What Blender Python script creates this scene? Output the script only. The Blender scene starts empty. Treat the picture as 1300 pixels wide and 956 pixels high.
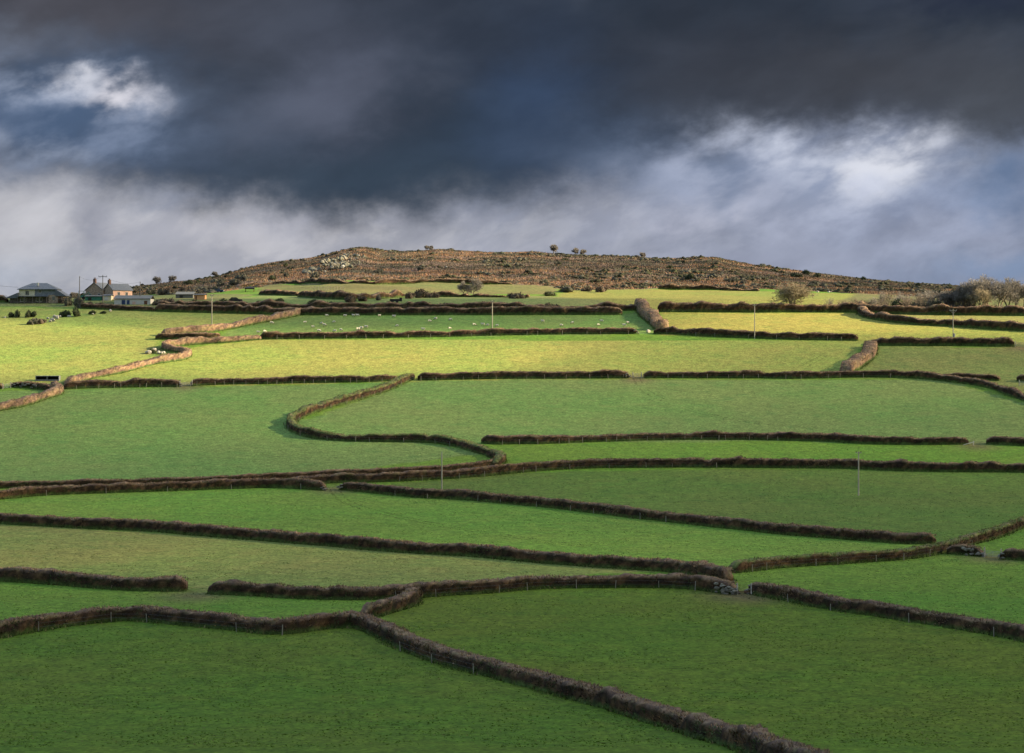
import bpy, math, random
import numpy as np
random.seed(7); RNG = np.random.default_rng(11)
PI = math.pi

# ------------------------------------------------------------------ camera, light, exposure
F = 3000.0; YH = 430.0; ZC = 40.0          # focal length in photo pixels, eye level row, eye height
EXPO = 1.84
sc = bpy.context.scene
cam = bpy.data.cameras.new("camera"); co = bpy.data.objects.new("camera", cam)
sc.collection.objects.link(co); sc.camera = co
co.location = (0, 0, ZC); co.rotation_euler = (PI/2, 0, 0)
cam.sensor_width = 36; cam.lens = 36*F/1300; cam.shift_y = -(478-YH)/1300
cam.clip_start = 1; cam.clip_end = 12000
sc.view_settings.view_transform = 'Standard'; sc.view_settings.look = 'None'
sc.view_settings.exposure = EXPO; sc.view_settings.gamma = 1; sc.view_settings.use_curve_mapping = False
sc.cycles.transparent_max_bounces = 16
SUN = np.array([0.90, 0.05, 0.385]); SUN /= np.linalg.norm(SUN)      # direction towards the sun
sl = bpy.data.lights.new("sun", 'SUN'); sl.energy = 5.0; sl.angle = math.radians(0.5); sl.color = (1.0, 0.80, 0.52)
so = bpy.data.objects.new("sun", sl); sc.collection.objects.link(so)
from mathutils import Vector
so.rotation_euler = Vector(tuple(SUN)).to_track_quat('Z', 'Y').to_euler(); so.location = (600, 400, 500)

def lin(c):
    return tuple((v/255/12.92 if v/255 <= .04045 else ((v/255+.055)/1.055)**2.4) for v in c)

# ------------------------------------------------------------------ node helper
class NT:
    def __init__(s, nt): s.nt = nt; s.n = nt.nodes; s.l = nt.links
    def new(s, t, **k):
        n = s.n.new(t)
        for a, b in k.items(): setattr(n, a, b)
        return n
    def put(s, sock, v):
        if isinstance(v, bpy.types.NodeSocket): s.l.new(v, sock)
        else: sock.default_value = v
    def m(s, op, a, b=0.0, c=None, clamp=False):
        n = s.new('ShaderNodeMath', operation=op, use_clamp=clamp); s.put(n.inputs[0], a); s.put(n.inputs[1], b)
        if c is not None: s.put(n.inputs[2], c)
        return n.outputs[0]
    def ss(s, v, a, b):
        n = s.new('ShaderNodeMapRange', interpolation_type='SMOOTHSTEP'); s.put(n.inputs[0], v)
        n.inputs[1].default_value = a; n.inputs[2].default_value = b; return n.outputs[0]
    def mix(s, f, a, b, blend='MIX'):
        n = s.new('ShaderNodeMix', data_type='RGBA', blend_type=blend); s.put(n.inputs[0], f)
        for k, v in ((6, a), (7, b)):
            s.put(n.inputs[k], (tuple(v)+(1,))[:4] if not isinstance(v, bpy.types.NodeSocket) else v)
        return n.outputs[2]
    def xyz(s, x, y, z=0.0):
        n = s.new('ShaderNodeCombineXYZ'); s.put(n.inputs[0], x); s.put(n.inputs[1], y); s.put(n.inputs[2], z); return n.outputs[0]
    def sep(s, v):
        n = s.new('ShaderNodeSeparateXYZ'); s.put(n.inputs[0], v); return n.outputs
    def noise(s, v, scale, detail=4, rough=.55, dist=0.0):
        n = s.new('ShaderNodeTexNoise'); s.put(n.inputs['Vector'], v); n.inputs['Scale'].default_value = scale
        n.inputs['Detail'].default_value = detail; n.inputs['Roughness'].default_value = rough
        n.inputs['Distortion'].default_value = dist; return n.outputs[0]

# ------------------------------------------------------------------ sky
w = bpy.data.worlds.new("World"); sc.world = w; w.use_nodes = True
w.node_tree.nodes.clear(); T = NT(w.node_tree)
tc = T.new('ShaderNodeTexCoord'); dx, dy, dz = T.sep(tc.outputs['Generated'])
az = T.m('ARCTAN2', dx, dy); el = T.m('ARCSINE', dz)
U = T.m('MULTIPLY_ADD', az, F, 650.0); V = T.m('MULTIPLY_ADD', el, -F, YH)      # angles in units of 1/3000 radian
sky = T.new('ShaderNodeTexSky', sky_type='NISHITA', sun_disc=False)
sky.sun_elevation = math.asin(SUN[2]); sky.sun_rotation = math.atan2(SUN[0], SUN[1])
sky.air_density = 1.3; sky.dust_density = 1.5
base3 = tc.outputs['Generated']
nA = T.noise(T.xyz(T.m('MULTIPLY', U, 1/330), T.m('MULTIPLY', V, 1/210), 3.1), 1.0, 3, .5)
nB = T.noise(T.xyz(T.m('MULTIPLY', U, 1/330), T.m('MULTIPLY', V, 1/210), 9.7), 1.0, 3, .5)
nC = T.noise(T.xyz(T.m('MULTIPLY', U, 1/75), T.m('MULTIPLY', V, 1/55), 1.7), 1.0, 6, .58)
nD = T.noise(T.xyz(T.m('MULTIPLY', U, 1/75), T.m('MULTIPLY', V, 1/55), 6.3), 1.0, 6, .58)
Uw = T.m('ADD', T.m('MULTIPLY_ADD', nA, 120, U), T.m('MULTIPLY_ADD', nC, 110, -115))
Vw = T.m('ADD', T.m('MULTIPLY_ADD', nB, 70, V), T.m('MULTIPLY_ADD', nD, 85, -77.5))
fc = T.new('ShaderNodeFloatCurve'); cv = fc.mapping.curves[0]
pts = [(0, 222), (150, 240), (300, 252), (400, 266), (480, 272), (560, 262), (640, 245), (720, 226), (800, 212), (880, 205), (950, 190), (1010, 176), (1060, 170), (1110, 178), (1200, 192), (1300, 195)]
cv.points[0].location = (0, pts[0][1]/400); cv.points[1].location = (1, pts[-1][1]/400)
for x, y in pts[1:-1]: cv.points.new(x/1300, y/400)
fc.mapping.update(); T.put(fc.inputs['Value'], T.m('MULTIPLY', U, 1/1300, clamp=True))
bnd = T.m('MULTIPLY', fc.outputs[0], 400)
dv = T.m('SUBTRACT', Vw, bnd)
low = T.ss(dv, -44, 40)
nE = T.noise(T.xyz(T.m('MULTIPLY', U, 1/260), T.m('MULTIPLY', V, 1/130), 4.4), 1.0, 5, .5, .3)
nF = T.noise(T.xyz(T.m('MULTIPLY_ADD', V, .6/90, T.m('MULTIPLY', U, 1/90)), T.m('MULTIPLY', V, 1/70), 8.4), 1.0, 7, .6, .4)
up = T.mix(T.ss(nE, .35, .68), lin((46, 55, 68)), lin((72, 80, 94)))
lo = T.mix(T.ss(T.m('MULTIPLY_ADD', nC, 300, U), 500, 1250), lin((190, 190, 196)), lin((154, 162, 184)))
lo = T.mix(T.ss(nF, .40, .66), T.mix(.45, lo, lin((118, 126, 148))), lo)
col = T.mix(low, up, lo)
def blob(cx, cy, rx, ry, c, k, rot=0.0, soft=1.0, gate=None):
    """a patch of cloud centred on one direction of the sky, its edge torn by the noise"""
    global col
    a = T.m('SUBTRACT', Uw, cx); b = T.m('SUBTRACT', Vw, cy); ca, sa = math.cos(rot), math.sin(rot)
    p = T.m('MULTIPLY_ADD', a, ca/rx, T.m('MULTIPLY', b, sa/rx)); q = T.m('MULTIPLY_ADD', a, -sa/ry, T.m('MULTIPLY', b, ca/ry))
    r2 = T.m('MULTIPLY_ADD', p, p, T.m('MULTIPLY', q, q))
    g = T.m('MULTIPLY', T.m('EXPONENT', T.m('MULTIPLY', r2, -1.0)), k)
    if gate is not None: g = T.m('MULTIPLY', g, gate)
    col = T.mix(g, col, lin(c))
nG = T.noise(T.xyz(T.m('MULTIPLY_ADD', V, .7/80, T.m('MULTIPLY', U, 1/88)), T.m('MULTIPLY', V, 1/56), 2.2), 1.0, 5, .52, .12)
wis = T.ss(nG, .34, .66); wis2 = T.ss(nG, .44, .70)
blob(110, 15, 260, 60, (80, 79, 86), .8)
blob(20, 70, 110, 34, (112, 118, 132), .6)
blob(380, 25, 190, 55, (70, 76, 90), .7)
blob(420, 115, 110, 55, (96, 102, 120), .7, -.4)
blob(40, 160, 110, 60, (72, 90, 118), .85)
blob(240, 190, 150, 50, (72, 84, 104), .75)
blob(440, 228, 210, 40, (56, 70, 86), .9)
blob(610, 190, 120, 60, (56, 70, 86), .6)
blob(680, 110, 90, 90, (56, 74, 102), .9)
blob(740, 175, 140, 45, (58, 74, 98), .8)
blob(610, 30, 140, 50, (48, 56, 70), .8)
blob(900, 85, 170, 80, (52, 57, 68), .85)
blob(1120, 100, 200, 60, (66, 69, 77), .85)
blob(1290, 140, 130, 50, (74, 78, 86), .8)
blob(1230, 0, 120, 26, (40, 47, 64), .8)
blob(790, 205, 90, 40, (96, 110, 134), .6, .3)
blob(20, 285, 100, 50, (198, 198, 204), .7)
blob(110, 150, 130, 58, (84, 106, 138), .75)
blob(60, 120, 95, 34, (132, 148, 176), .75, .2, 1, wis)
blob(112, 128, 76, 24, (200, 205, 219), .95, .15, 1, wis)
blob(158, 131, 40, 15, (228, 226, 234), .95, -.1, 1, T.ss(nG, .30, .52))
blob(95, 120, 26, 11, (214, 216, 226), .8, .2)
blob(130, 178, 110, 34, (126, 140, 166), .7, -.15, 1, wis)
blob(60, 196, 70, 22, (150, 160, 180), .7, .1, 1, wis)
blob(120, 300, 34, 34, (134, 138, 154), .6)
blob(300, 292, 100, 34, (188, 187, 195), .6)
blob(230, 258, 90, 24, (134, 142, 162), .6, 0, 1, wis)
blob(420, 285, 60, 22, (142, 146, 164), .5, 0, 1, wis2)
blob(700, 262, 120, 22, (128, 138, 162), .55, 0, 1, wis2)
blob(1180, 262, 150, 30, (126, 142, 174), .45)
blob(900, 225, 80, 34, (104, 124, 156), .6)
blob(915, 212, 90, 34, (164, 172, 194), .85, -.2, 1, wis)
blob(905, 278, 110, 34, (184, 186, 201), .8, -.5, 1, wis)
blob(1060, 215, 120, 42, (150, 164, 194), .7, -.05)
blob(1046, 204, 105, 34, (212, 217, 231), 1.0, .05, 1, wis)
blob(985, 262, 70, 26, (178, 184, 204), .8, -.6, 1, wis)
blob(1150, 262, 90, 22, (176, 184, 206), .7, -.2, 1, wis)
blob(1128, 218, 78, 30, (228, 230, 238), 1.0, -.15, 1, T.ss(nG, .28, .54))
blob(1080, 252, 80, 26, (186, 193, 213), .8, -.5, 1, wis)
blob(1010, 240, 60, 22, (112, 130, 162), .7, -.6, 1, wis2)
blob(1215, 240, 50, 28, (150, 166, 196), .7, 0, 1, wis)
blob(1280, 240, 60, 40, (88, 112, 146), .75)
blob(1200, 318, 110, 22, (160, 168, 190), .7, -.1, 1, wis)
blob(1000, 325, 120, 22, (158, 164, 184), .6)
blob(1280, 350, 120, 24, (120, 142, 174), .7)
blob(20, 355, 90, 30, (172, 180, 194), .6)
fB = T.m('MULTIPLY_ADD', T.ss(nG, .25, .75), .20, .90); col = T.mix(1.0, col, T.xyz(fB, fB, fB), 'MULTIPLY')
K = 2**-EXPO
front = T.mix(1.0, col, (K, K, K), 'MULTIPLY')
# the rest of the sky: broken cloud over the clear-sky gradient
gN = T.noise(base3, 2.2, 6, .6)
clear = T.mix(1.0, sky.outputs[0], (.10, .10, .10), 'MULTIPLY')
greyc = T.mix(T.ss(gN, .4, .65), (.11, .125, .15), (.34, .35, .37))
rest = T.mix(T.ss(T.noise(base3, 1.3, 5, .55), .42, .58), clear, greyc)
lift = T.m('MULTIPLY_ADD', T.ss(dz, .02, .75), 1.12, .22); rest = T.mix(1.0, rest, T.xyz(lift, lift, lift), 'MULTIPLY')
inside = T.m('MULTIPLY', T.ss(T.m('ABSOLUTE', T.m('SUBTRACT', U, 650)), 2200, 1300), T.ss(V, -900, -250))
fin = T.mix(inside, rest, front)
bg = T.new('ShaderNodeBackground'); T.put(bg.inputs[0], fin); bg.inputs[1].default_value = 1.0
wo = T.new('ShaderNodeOutputWorld'); T.l.new(bg.outputs[0], wo.inputs[0])

# ------------------------------------------------------------------ terrain
def vnoise(x, y, scale, seed=0, octv=3):
    x = np.asarray(x, float)/scale; y = np.asarray(y, float)/scale; out = 0; amp = 1; tot = 0
    for o in range(octv):
        xi = np.floor(x).astype(np.int64); yi = np.floor(y).astype(np.int64); fx = x-xi; fy = y-yi
        fx = fx*fx*(3-2*fx); fy = fy*fy*(3-2*fy)
        def h(a, b):
            n = (a*374761393+b*668265263+(seed+o*17)*1442695041) & 0x7fffffff
            n = ((n ^ (n >> 13))*1274126177) & 0x7fffffff
            return ((n ^ (n >> 16)) & 0xffff)/65535.0
        out = out + amp*((h(xi, yi)*(1-fx)+h(xi+1, yi)*fx)*(1-fy)+(h(xi, yi+1)*(1-fx)+h(xi+1, yi+1)*fx)*fy-.5)
        tot += amp; amp *= .5; x = x*2.03; y = y*2.03
    return out/tot*2
PROF_Y = [-800, -200, 0, 30, 60, 110, 190, 235, 320, 440, 510, 590, 650, 720]
_rows = {190: 956, 235: 867, 320: 740, 440: 629, 510: 560, 590: 480, 650: 420, 720: 380}
PROF_Z = [30, 6, -5, -9, -14.5, -23.5]+[(YH-_rows[d])/F*d for d in (190, 235, 320, 440, 510, 590, 650, 720)]
SKYL = [(-1600, 385), (-300, 382), (0, 380), (60, 379.5), (100, 379), (150, 372), (185, 365), (210, 361.5), (240, 358.5), (270, 354), (300, 345), (340, 339), (380, 336), (400, 333), (425, 327), (445, 322.5), (462, 323), (480, 327.5), (520, 328), (538, 326.5), (556, 325.5), (580, 327.5), (620, 329), (655, 329), (680, 328), (700, 330), (760, 332.5), (800, 333), (850, 336), (890, 335), (910, 332.5), (930, 337), (960, 342), (1000, 346.5), (1040, 351), (1080, 355), (1120, 359), (1180, 363.5), (1215, 365), (1260, 367), (1300, 368), (1600, 374), (2600, 392)]
SX = np.array([(p[0]-650)/F*1000 for p in SKYL]); SZ = np.array([(YH-p[1])/F*1000 for p in SKYL])
Z720 = PROF_Z[-1]
def _spl():
    xs = np.array(PROF_Y, float); zs = np.array(PROF_Z, float); g = np.arange(-800, 721, 2.0)
    v = np.interp(g, xs, zs); k = np.hanning(41); k /= k.sum()
    return g, np.convolve(np.pad(v, 20, mode='reflect', reflect_type='odd'), k, 'valid')
PG, PV = _spl()
def H(x, y):
    x = np.asarray(x, float); y = np.asarray(y, float)
    z = np.interp(y, PG, PV)
    t = (y-720)/280
    zr = np.interp(x*1000/np.maximum(y, 720), SX, SZ)*.6+np.interp(x, SX, SZ)*.4
    s = np.where(t < 1.15, np.maximum(t, 0)**1.18-.25*np.maximum(t-.75, 0)**2, 0)
    s0 = 1.15**1.18-.25*.4**2; sl0 = 1.18*1.15**.18-.5*.4
    u = t-1.15; s = np.where(t >= 1.15, s0+sl0*u-1.6*u*u/(1+.6*u), s)
    zz = Z720+(zr-Z720)*s
    zfar = Z720-20-(y-1400)*.02
    zz = np.where(t > 1.8, np.minimum(zz, np.maximum(zfar, -40)), zz); zz = np.maximum(zz, -60)
    z = np.where(y > 720, zz, z)
    z = z+.28*vnoise(x, y, 70, 3, 2)
    hill = np.clip((y-745)/80, 0, 1)*np.clip((1150-y)/100, 0, 1)
    z = z+hill*(.7*vnoise(x, y, 60, 15, 2)+.8*vnoise(x, y, 26, 5, 3)+.35*vnoise(x, y, 7, 8, 2))
    return z+ZC
MY = np.arange(120, 1300, .5)
def at(px, py, D=None):
    k = (px-650)/F
    if D is None:
        zr = ZC+(YH-py)/F*MY; zz = H(k*MY, MY); i = np.argmax(zz >= zr)
        if zz[i] < zr[i]: i = np.argmin(zr-zz)
        D = MY[i]
        if i > 0:
            a = zr[i-1]-zz[i-1]; b = zr[i]-zz[i]
            if a > 0 and b <= 0: D = MY[i-1]+.5*a/(a-b)
    return np.array([k*D, D, float(H(k*D, D))])
def path(P): return np.array([at(a, b)[:2] for a, b in P])

# ------------------------------------------------------------------ object helpers
col_ = sc.collection
def tag(o, label=None, cat=None, group=None, kind=None):
    if label: o['label'] = label
    if cat: o['category'] = cat
    if group: o['group'] = group
    if kind: o['kind'] = kind
    return o
def empty(name, loc, rz=0.0, label=None, cat=None, group=None):
    o = bpy.data.objects.new(name, None); col_.objects.link(o); o.location = loc; o.rotation_euler = (0, 0, rz)
    o.empty_display_size = .3
    return tag(o, label, cat, group)
def link(name, me, mat, parent=None):
    o = bpy.data.objects.new(name, me); col_.objects.link(o)
    for m_ in (mat if isinstance(mat, (list, tuple)) else [mat]): me.materials.append(m_)
    if parent: o.parent = parent
    return o
def arr_mesh(name, V_, idx, per, cols=None, smooth=False):
    """V_ (n,3), idx flat loop indices, per = face size (int) or array of sizes"""
    me = bpy.data.meshes.new(name); V_ = np.asarray(V_, np.float32); idx = np.asarray(idx, np.int32).ravel()
    nf = len(idx)//per if np.isscalar(per) else len(per)
    tot = np.full(nf, per, np.int32) if np.isscalar(per) else np.asarray(per, np.int32)
    st = np.concatenate([[0], np.cumsum(tot)[:-1]]).astype(np.int32)
    me.vertices.add(len(V_)); me.vertices.foreach_set('co', V_.ravel())
    me.loops.add(len(idx)); me.loops.foreach_set('vertex_index', idx)
    me.polygons.add(nf); me.polygons.foreach_set('loop_start', st); me.polygons.foreach_set('loop_total', tot)
    if smooth: me.polygons.foreach_set('use_smooth', np.ones(nf, bool))
    if cols is not None:
        a = me.attributes.new('col', 'FLOAT_COLOR', 'POINT'); c = np.ones((len(V_), 4), np.float32); c[:, :3] = cols
        a.data.foreach_set('color', c.ravel())
    me.update(calc_edges=True); return me
class MB:
    def __init__(s): s.v = []; s.f = []
    def poly(s, P, faces):
        b = len(s.v); s.v += [tuple(p) for p in P]; s.f += [[b+i for i in f] for f in faces]; return s
    def box(s, x0, x1, y0, y1, z0, z1):
        return s.poly([(x0, y0, z0), (x1, y0, z0), (x1, y1, z0), (x0, y1, z0), (x0, y0, z1), (x1, y0, z1), (x1, y1, z1), (x0, y1, z1)],
                      [(0, 3, 2, 1), (4, 5, 6, 7), (0, 1, 5, 4), (1, 2, 6, 5), (2, 3, 7, 6), (3, 0, 4, 7)])
    def tube(s, a, b, r0, r1, n=6):
        a = np.array(a, float); b = np.array(b, float); d = b-a; d /= np.linalg.norm(d)
        u = np.cross(d, (0, 0, 1) if abs(d[2]) < .9 else (1, 0, 0)); u /= np.linalg.norm(u); v = np.cross(d, u)
        P = [p+r*(math.cos(t*2*PI/n)*u+math.sin(t*2*PI/n)*v) for p, r in ((a, r0), (b, r1)) for t in range(n)]
        return s.poly(P, [(i, (i+1) % n, n+(i+1) % n, n+i) for i in range(n)]+[tuple(range(n))[::-1], tuple(range(n, 2*n))])
    def prism(s, P2, y0, y1):
        """outline in xz extruded along y"""
        n = len(P2); P = [(x, y0, z) for x, z in P2]+[(x, y1, z) for x, z in P2]
        return s.poly(P, [(i, (i+1) % n, n+(i+1) % n, n+i) for i in range(n)]+[tuple(range(n))[::-1], tuple(range(n, 2*n))])
    def mesh(s, name):
        me = bpy.data.meshes.new(name); me.from_pydata(s.v, [], s.f); me.update(); return me
    def build(s, name, mat, parent=None): return link(name, s.mesh(name), mat, parent)
def dup(o, loc=None, rz=None, sca=None, label=None, group=None, parent=None):
    c = o.copy(); col_.objects.link(c)
    if parent: c.parent = parent
    if loc is not None: c.location = loc
    if rz is not None: c.rotation_euler = (0, 0, rz)
    if sca is not None: c.scale = sca if hasattr(sca, '__len__') else (sca,)*3
    if label: c['label'] = label
    if group: c['group'] = group
    for ch in list(o.children):
        dup(ch, parent=c)
    return c

# ------------------------------------------------------------------ materials
def mat(name, rough=.9, spec=.2):
    m_ = bpy.data.materials.new(name); m_.use_nodes = True; t = NT(m_.node_tree)
    p = t.n['Principled BSDF']; p.inputs['Roughness'].default_value = rough; p.inputs['Specular IOR Level'].default_value = spec
    return m_, t, p
def plain(name, c, rough=.85, var=.25, scale=3.0, spec=.2, metal=0.0, stretch=(1, 1, 1)):
    m_, t, p = mat(name, rough, spec); tc_ = t.new('ShaderNodeTexCoord'); mp = t.new('ShaderNodeMapping'); mp.inputs['Scale'].default_value = stretch
    t.l.new(tc_.outputs['Object'], mp.inputs[0]); n = t.noise(mp.outputs[0], scale, 6, .6)
    lo_ = tuple(v*(1-var) for v in c); hi = tuple(min(1, v*(1+var)) for v in c)
    t.put(p.inputs['Base Color'], t.mix(t.ss(n, .3, .7), lo_, hi)); p.inputs['Metallic'].default_value = metal
    b = t.new('ShaderNodeBump'); b.inputs['Strength'].default_value = .3; b.inputs['Distance'].default_value = .03
    t.put(b.inputs['Height'], n); t.l.new(b.outputs[0], p.inputs['Normal']); return m_
def vcol(name, scale=1.2, var=.35, bump=0.0, rough=.92):
    m_, t, p = mat(name, rough, .12); a = t.new('ShaderNodeAttribute', attribute_name='col')
    g = t.new('ShaderNodeNewGeometry'); n = t.noise(g.outputs['Position'], scale, 5, .65)
    f = t.m('MULTIPLY_ADD', t.ss(n, .25, .75), 2*var, 1-var)
    t.put(p.inputs['Base Color'], t.mix(1.0, a.outputs['Color'], t.xyz(f, f, f), 'MULTIPLY'))
    if bump:
        b = t.new('ShaderNodeBump'); b.inputs['Strength'].default_value = bump; b.inputs['Distance'].default_value = .25
        t.put(b.inputs['Height'], n); t.l.new(b.outputs[0], p.inputs['Normal'])
    return m_
M_bank = vcol('hedge_bank', 1.7, .45, .8); M_twig = vcol('brushwood', 2.5, .3); M_scrub = vcol('scrub', .9, .3, .3)
M_bark = plain('bark', (.13, .105, .08), scale=4, stretch=(1, 1, .3)); M_barktw = plain('twigs', (.185, .17, .15), scale=1)
M_paleb = plain('pale_bark', (.24, .20, .13), scale=4, stretch=(1, 1, .3))
M_shrubp = plain('tan_twigs', (.19, .15, .11), scale=1.5); M_pole = plain('weathered_pole', (.33, .30, .245), scale=5, stretch=(1, 1, .1)); M_pole2 = plain('dark_pole', (.13, .115, .10), scale=5, stretch=(1, 1, .1))
M_wood = plain('post_wood', (.20, .185, .15), scale=6, stretch=(1, 1, .2))
M_stone = plain('granite', (.15, .14, .11), scale=1.6, var=.45); M_stone2 = plain('pale_granite', (.33, .31, .26), scale=1.9, var=.35)
M_lichen = plain('lichen_granite', (.125, .12, .085), scale=1.2, var=.5)
M_fleece = plain('fleece', (.50, .46, .37), scale=9, var=.15, rough=1); M_face = plain('sheep_face', (.10, .09, .08), scale=9)
M_slate = plain('slate_roof', (.075, .085, .10), rough=.6, scale=2.5, stretch=(1, 1, 3), spec=.4)
M_cream = plain('cream_render', (.50, .47, .34), scale=1.5, var=.15); M_greywall = plain('slate_hung_wall', (.16, .18, .20), scale=3)
M_lowwall = plain('dark_stone_wall', (.085, .075, .065), scale=2.2, var=.5); M_tanwall = plain('tan_stone_wall', (.26, .20, .14), scale=2.6, var=.4); M_pink = plain('pink_render', (.50, .33, .26), scale=1.2, var=.15)
M_brick = plain('chimney_brick', (.15, .09, .07), scale=6); M_pane = plain('window_glass', (.03, .035, .04), rough=.12, spec=.7, var=.2)
M_white = plain('white_paint', (.44, .43, .39), scale=2, var=.1); M_green = plain('green_paint', (.04, .16, .11), scale=2.5, var=.35)
M_blue = plain('blue_paint', (.03, .05, .11), scale=2.5, var=.35); M_tin = plain('tin_roof', (.10, .105, .10), rough=.6, scale=1.8, metal=.2, stretch=(6, 1, 1))
M_dark = plain('black_plastic_and_shade', (.02, .02, .022), rough=.5, scale=4); M_orange = plain('orange_timber', (.55, .30, .14), scale=4, stretch=(4, 1, .4))
M_rust = plain('rusty_steel', (.12, .06, .035), scale=5); M_galv = plain('galvanised_steel', (.26, .27, .28), rough=.55, metal=.6, scale=5)
M_wire = plain('wire', (.10, .10, .10)); M_tyre = plain('tyre', (.02, .02, .02)); M_car = plain('car_paint', (.05, .07, .12), rough=.25, spec=.6, var=.08)

# ------------------------------------------------------------------ the ground
def axis(a, b, step, out):
    return np.array(sorted(set(list(np.arange(a, b+.01, step))+out)))
gx = axis(-270, 270, 2.0, [-5000, -2500, -1400, -900, -620, -480, -400, -350, -320, -300, -285, 285, 300, 320, 350, 400, 480, 620, 900, 1400, 2500, 5000])
gy = axis(170, 1150, 2.0, [-3000, -1200, -600, -300, -120, -40, 0, 30, 50, 70, 90, 110, 125, 140, 155, 1165, 1190, 1230, 1290, 1380, 1500, 1700, 2100, 2800, 4200, 7000])
GX, GY = np.meshgrid(gx, gy); GZ = H(GX, GY)
def inpoly(X, Y, P):
    ins = np.zeros(X.shape, bool); n = len(P)
    for i in range(n):
        x1, y1 = P[i]; x2, y2 = P[(i+1) % n]
        c = ((y1 > Y) != (y2 > Y))
        with np.errstate(divide='ignore', invalid='ignore'):
            ins ^= c & (X < (x2-x1)*(Y-y1)/(y2-y1+1e-12)+x1)
    return ins
C_G = np.array([.072, .165, .016])
gc = np.tile(C_G, GX.shape+(1,))
def field(P, c):
    m_ = inpoly(GX, GY, path(P)); gc[m_] = c
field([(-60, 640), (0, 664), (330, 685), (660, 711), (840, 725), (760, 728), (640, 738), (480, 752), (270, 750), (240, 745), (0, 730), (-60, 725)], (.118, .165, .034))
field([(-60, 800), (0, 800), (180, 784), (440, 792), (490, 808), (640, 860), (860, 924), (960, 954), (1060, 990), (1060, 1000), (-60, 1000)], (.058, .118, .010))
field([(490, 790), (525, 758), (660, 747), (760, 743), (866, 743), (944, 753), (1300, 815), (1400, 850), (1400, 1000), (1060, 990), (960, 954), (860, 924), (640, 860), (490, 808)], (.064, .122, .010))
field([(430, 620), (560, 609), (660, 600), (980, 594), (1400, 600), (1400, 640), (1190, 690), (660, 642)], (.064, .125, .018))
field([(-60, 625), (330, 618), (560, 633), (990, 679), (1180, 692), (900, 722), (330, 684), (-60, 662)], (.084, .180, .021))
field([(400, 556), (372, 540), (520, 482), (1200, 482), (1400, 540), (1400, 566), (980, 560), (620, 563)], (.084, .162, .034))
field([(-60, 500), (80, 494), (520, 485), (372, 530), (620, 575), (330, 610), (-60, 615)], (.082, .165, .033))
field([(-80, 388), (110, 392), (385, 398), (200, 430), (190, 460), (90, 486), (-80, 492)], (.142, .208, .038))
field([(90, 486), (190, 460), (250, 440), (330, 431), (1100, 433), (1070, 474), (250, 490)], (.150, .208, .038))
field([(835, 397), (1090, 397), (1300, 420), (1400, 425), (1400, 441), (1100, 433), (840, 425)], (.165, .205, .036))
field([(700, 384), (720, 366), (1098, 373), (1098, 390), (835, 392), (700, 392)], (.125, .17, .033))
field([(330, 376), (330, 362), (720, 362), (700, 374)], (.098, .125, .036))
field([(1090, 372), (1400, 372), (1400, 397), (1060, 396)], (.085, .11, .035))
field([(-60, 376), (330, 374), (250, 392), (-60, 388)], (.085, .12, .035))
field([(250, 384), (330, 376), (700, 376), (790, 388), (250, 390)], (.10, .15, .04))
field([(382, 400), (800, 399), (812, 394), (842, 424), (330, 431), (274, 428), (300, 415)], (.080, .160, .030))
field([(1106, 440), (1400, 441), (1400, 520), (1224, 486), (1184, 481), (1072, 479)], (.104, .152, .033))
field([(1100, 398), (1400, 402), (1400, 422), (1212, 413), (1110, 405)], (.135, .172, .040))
for px_, py_, r_ in [(944, 757, 5), (424, 622, 4), (250, 756, 5), (808, 481, 4), (235, 491, 4), (1262, 709, 4), (1240, 566, 4), (75, 490, 4), (200, 445, 4), (1295, 441, 4)]:   # trodden earth in the gateways
    c_ = at(px_, py_); d_ = np.exp(-((GX-c_[0])**2+((GY-c_[1])*.7)**2)/r_**2)[..., None]*.75; gc = gc*(1-d_)+np.array([.085, .072, .034])*d_
# bracken: above a line that runs along the foot of the hill
BR = [(-400, 340), (140, 372), (200, 374), (250, 374), (300, 368), (340, 362), (380, 359), (620, 360), (700, 364), (720, 369), (760, 368), (836, 366), (960, 367), (1000, 368), (1060, 371), (1100, 373), (1130, 374), (1200, 379), (1290, 372), (1400, 370)]
bw = np.array([at(a, b)[:2] for a, b in BR]); brk = np.clip((GY-np.interp(GX*850/np.maximum(GY, 600), bw[:, 0]*850/bw[:, 1], bw[:, 1]))/3+.5, 0, 1)
brk[GX > 252] = 0; brk *= np.clip((GX+190)/25, 0, 1)
def brk_at(x, y): return y-np.interp(x*850/np.maximum(y, 600), bw[:, 0]*850/bw[:, 1], bw[:, 1])
ny, nx = GX.shape; I = np.arange(ny*nx).reshape(ny, nx)
quads = np.stack([I[:-1, :-1], I[:-1, 1:], I[1:, 1:], I[1:, :-1]], -1).reshape(-1, 4)
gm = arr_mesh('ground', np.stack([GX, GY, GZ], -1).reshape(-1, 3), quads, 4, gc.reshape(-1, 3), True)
at_ = gm.attributes.new('bracken', 'FLOAT', 'POINT'); at_.data.foreach_set('value', brk.ravel().astype(np.float32))
m_, t, p = mat('pasture_and_moor', .95, .1)
g = t.new('ShaderNodeNewGeometry').outputs['Position']; a = t.new('ShaderNodeAttribute', attribute_name='col').outputs['Color']
n1 = t.noise(g, 2.1, 6, .7); n2 = t.noise(g, .22, 5, .6, .4); n3 = t.noise(g, .03, 4, .55); n4 = t.noise(g, .6, 6, .7)
gr = t.mix(t.ss(n3, .35, .66), t.mix(1, a, (1.38, .99, 1.28), 'MULTIPLY'), t.mix(1, a, (1.14, 1.04, 1.16), 'MULTIPLY'))
gr = t.mix(t.m('MULTIPLY', t.ss(n2, .48, .70), .5), gr, t.mix(1, a, (1.65, 1.10, 1.5), 'MULTIPLY'))
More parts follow.
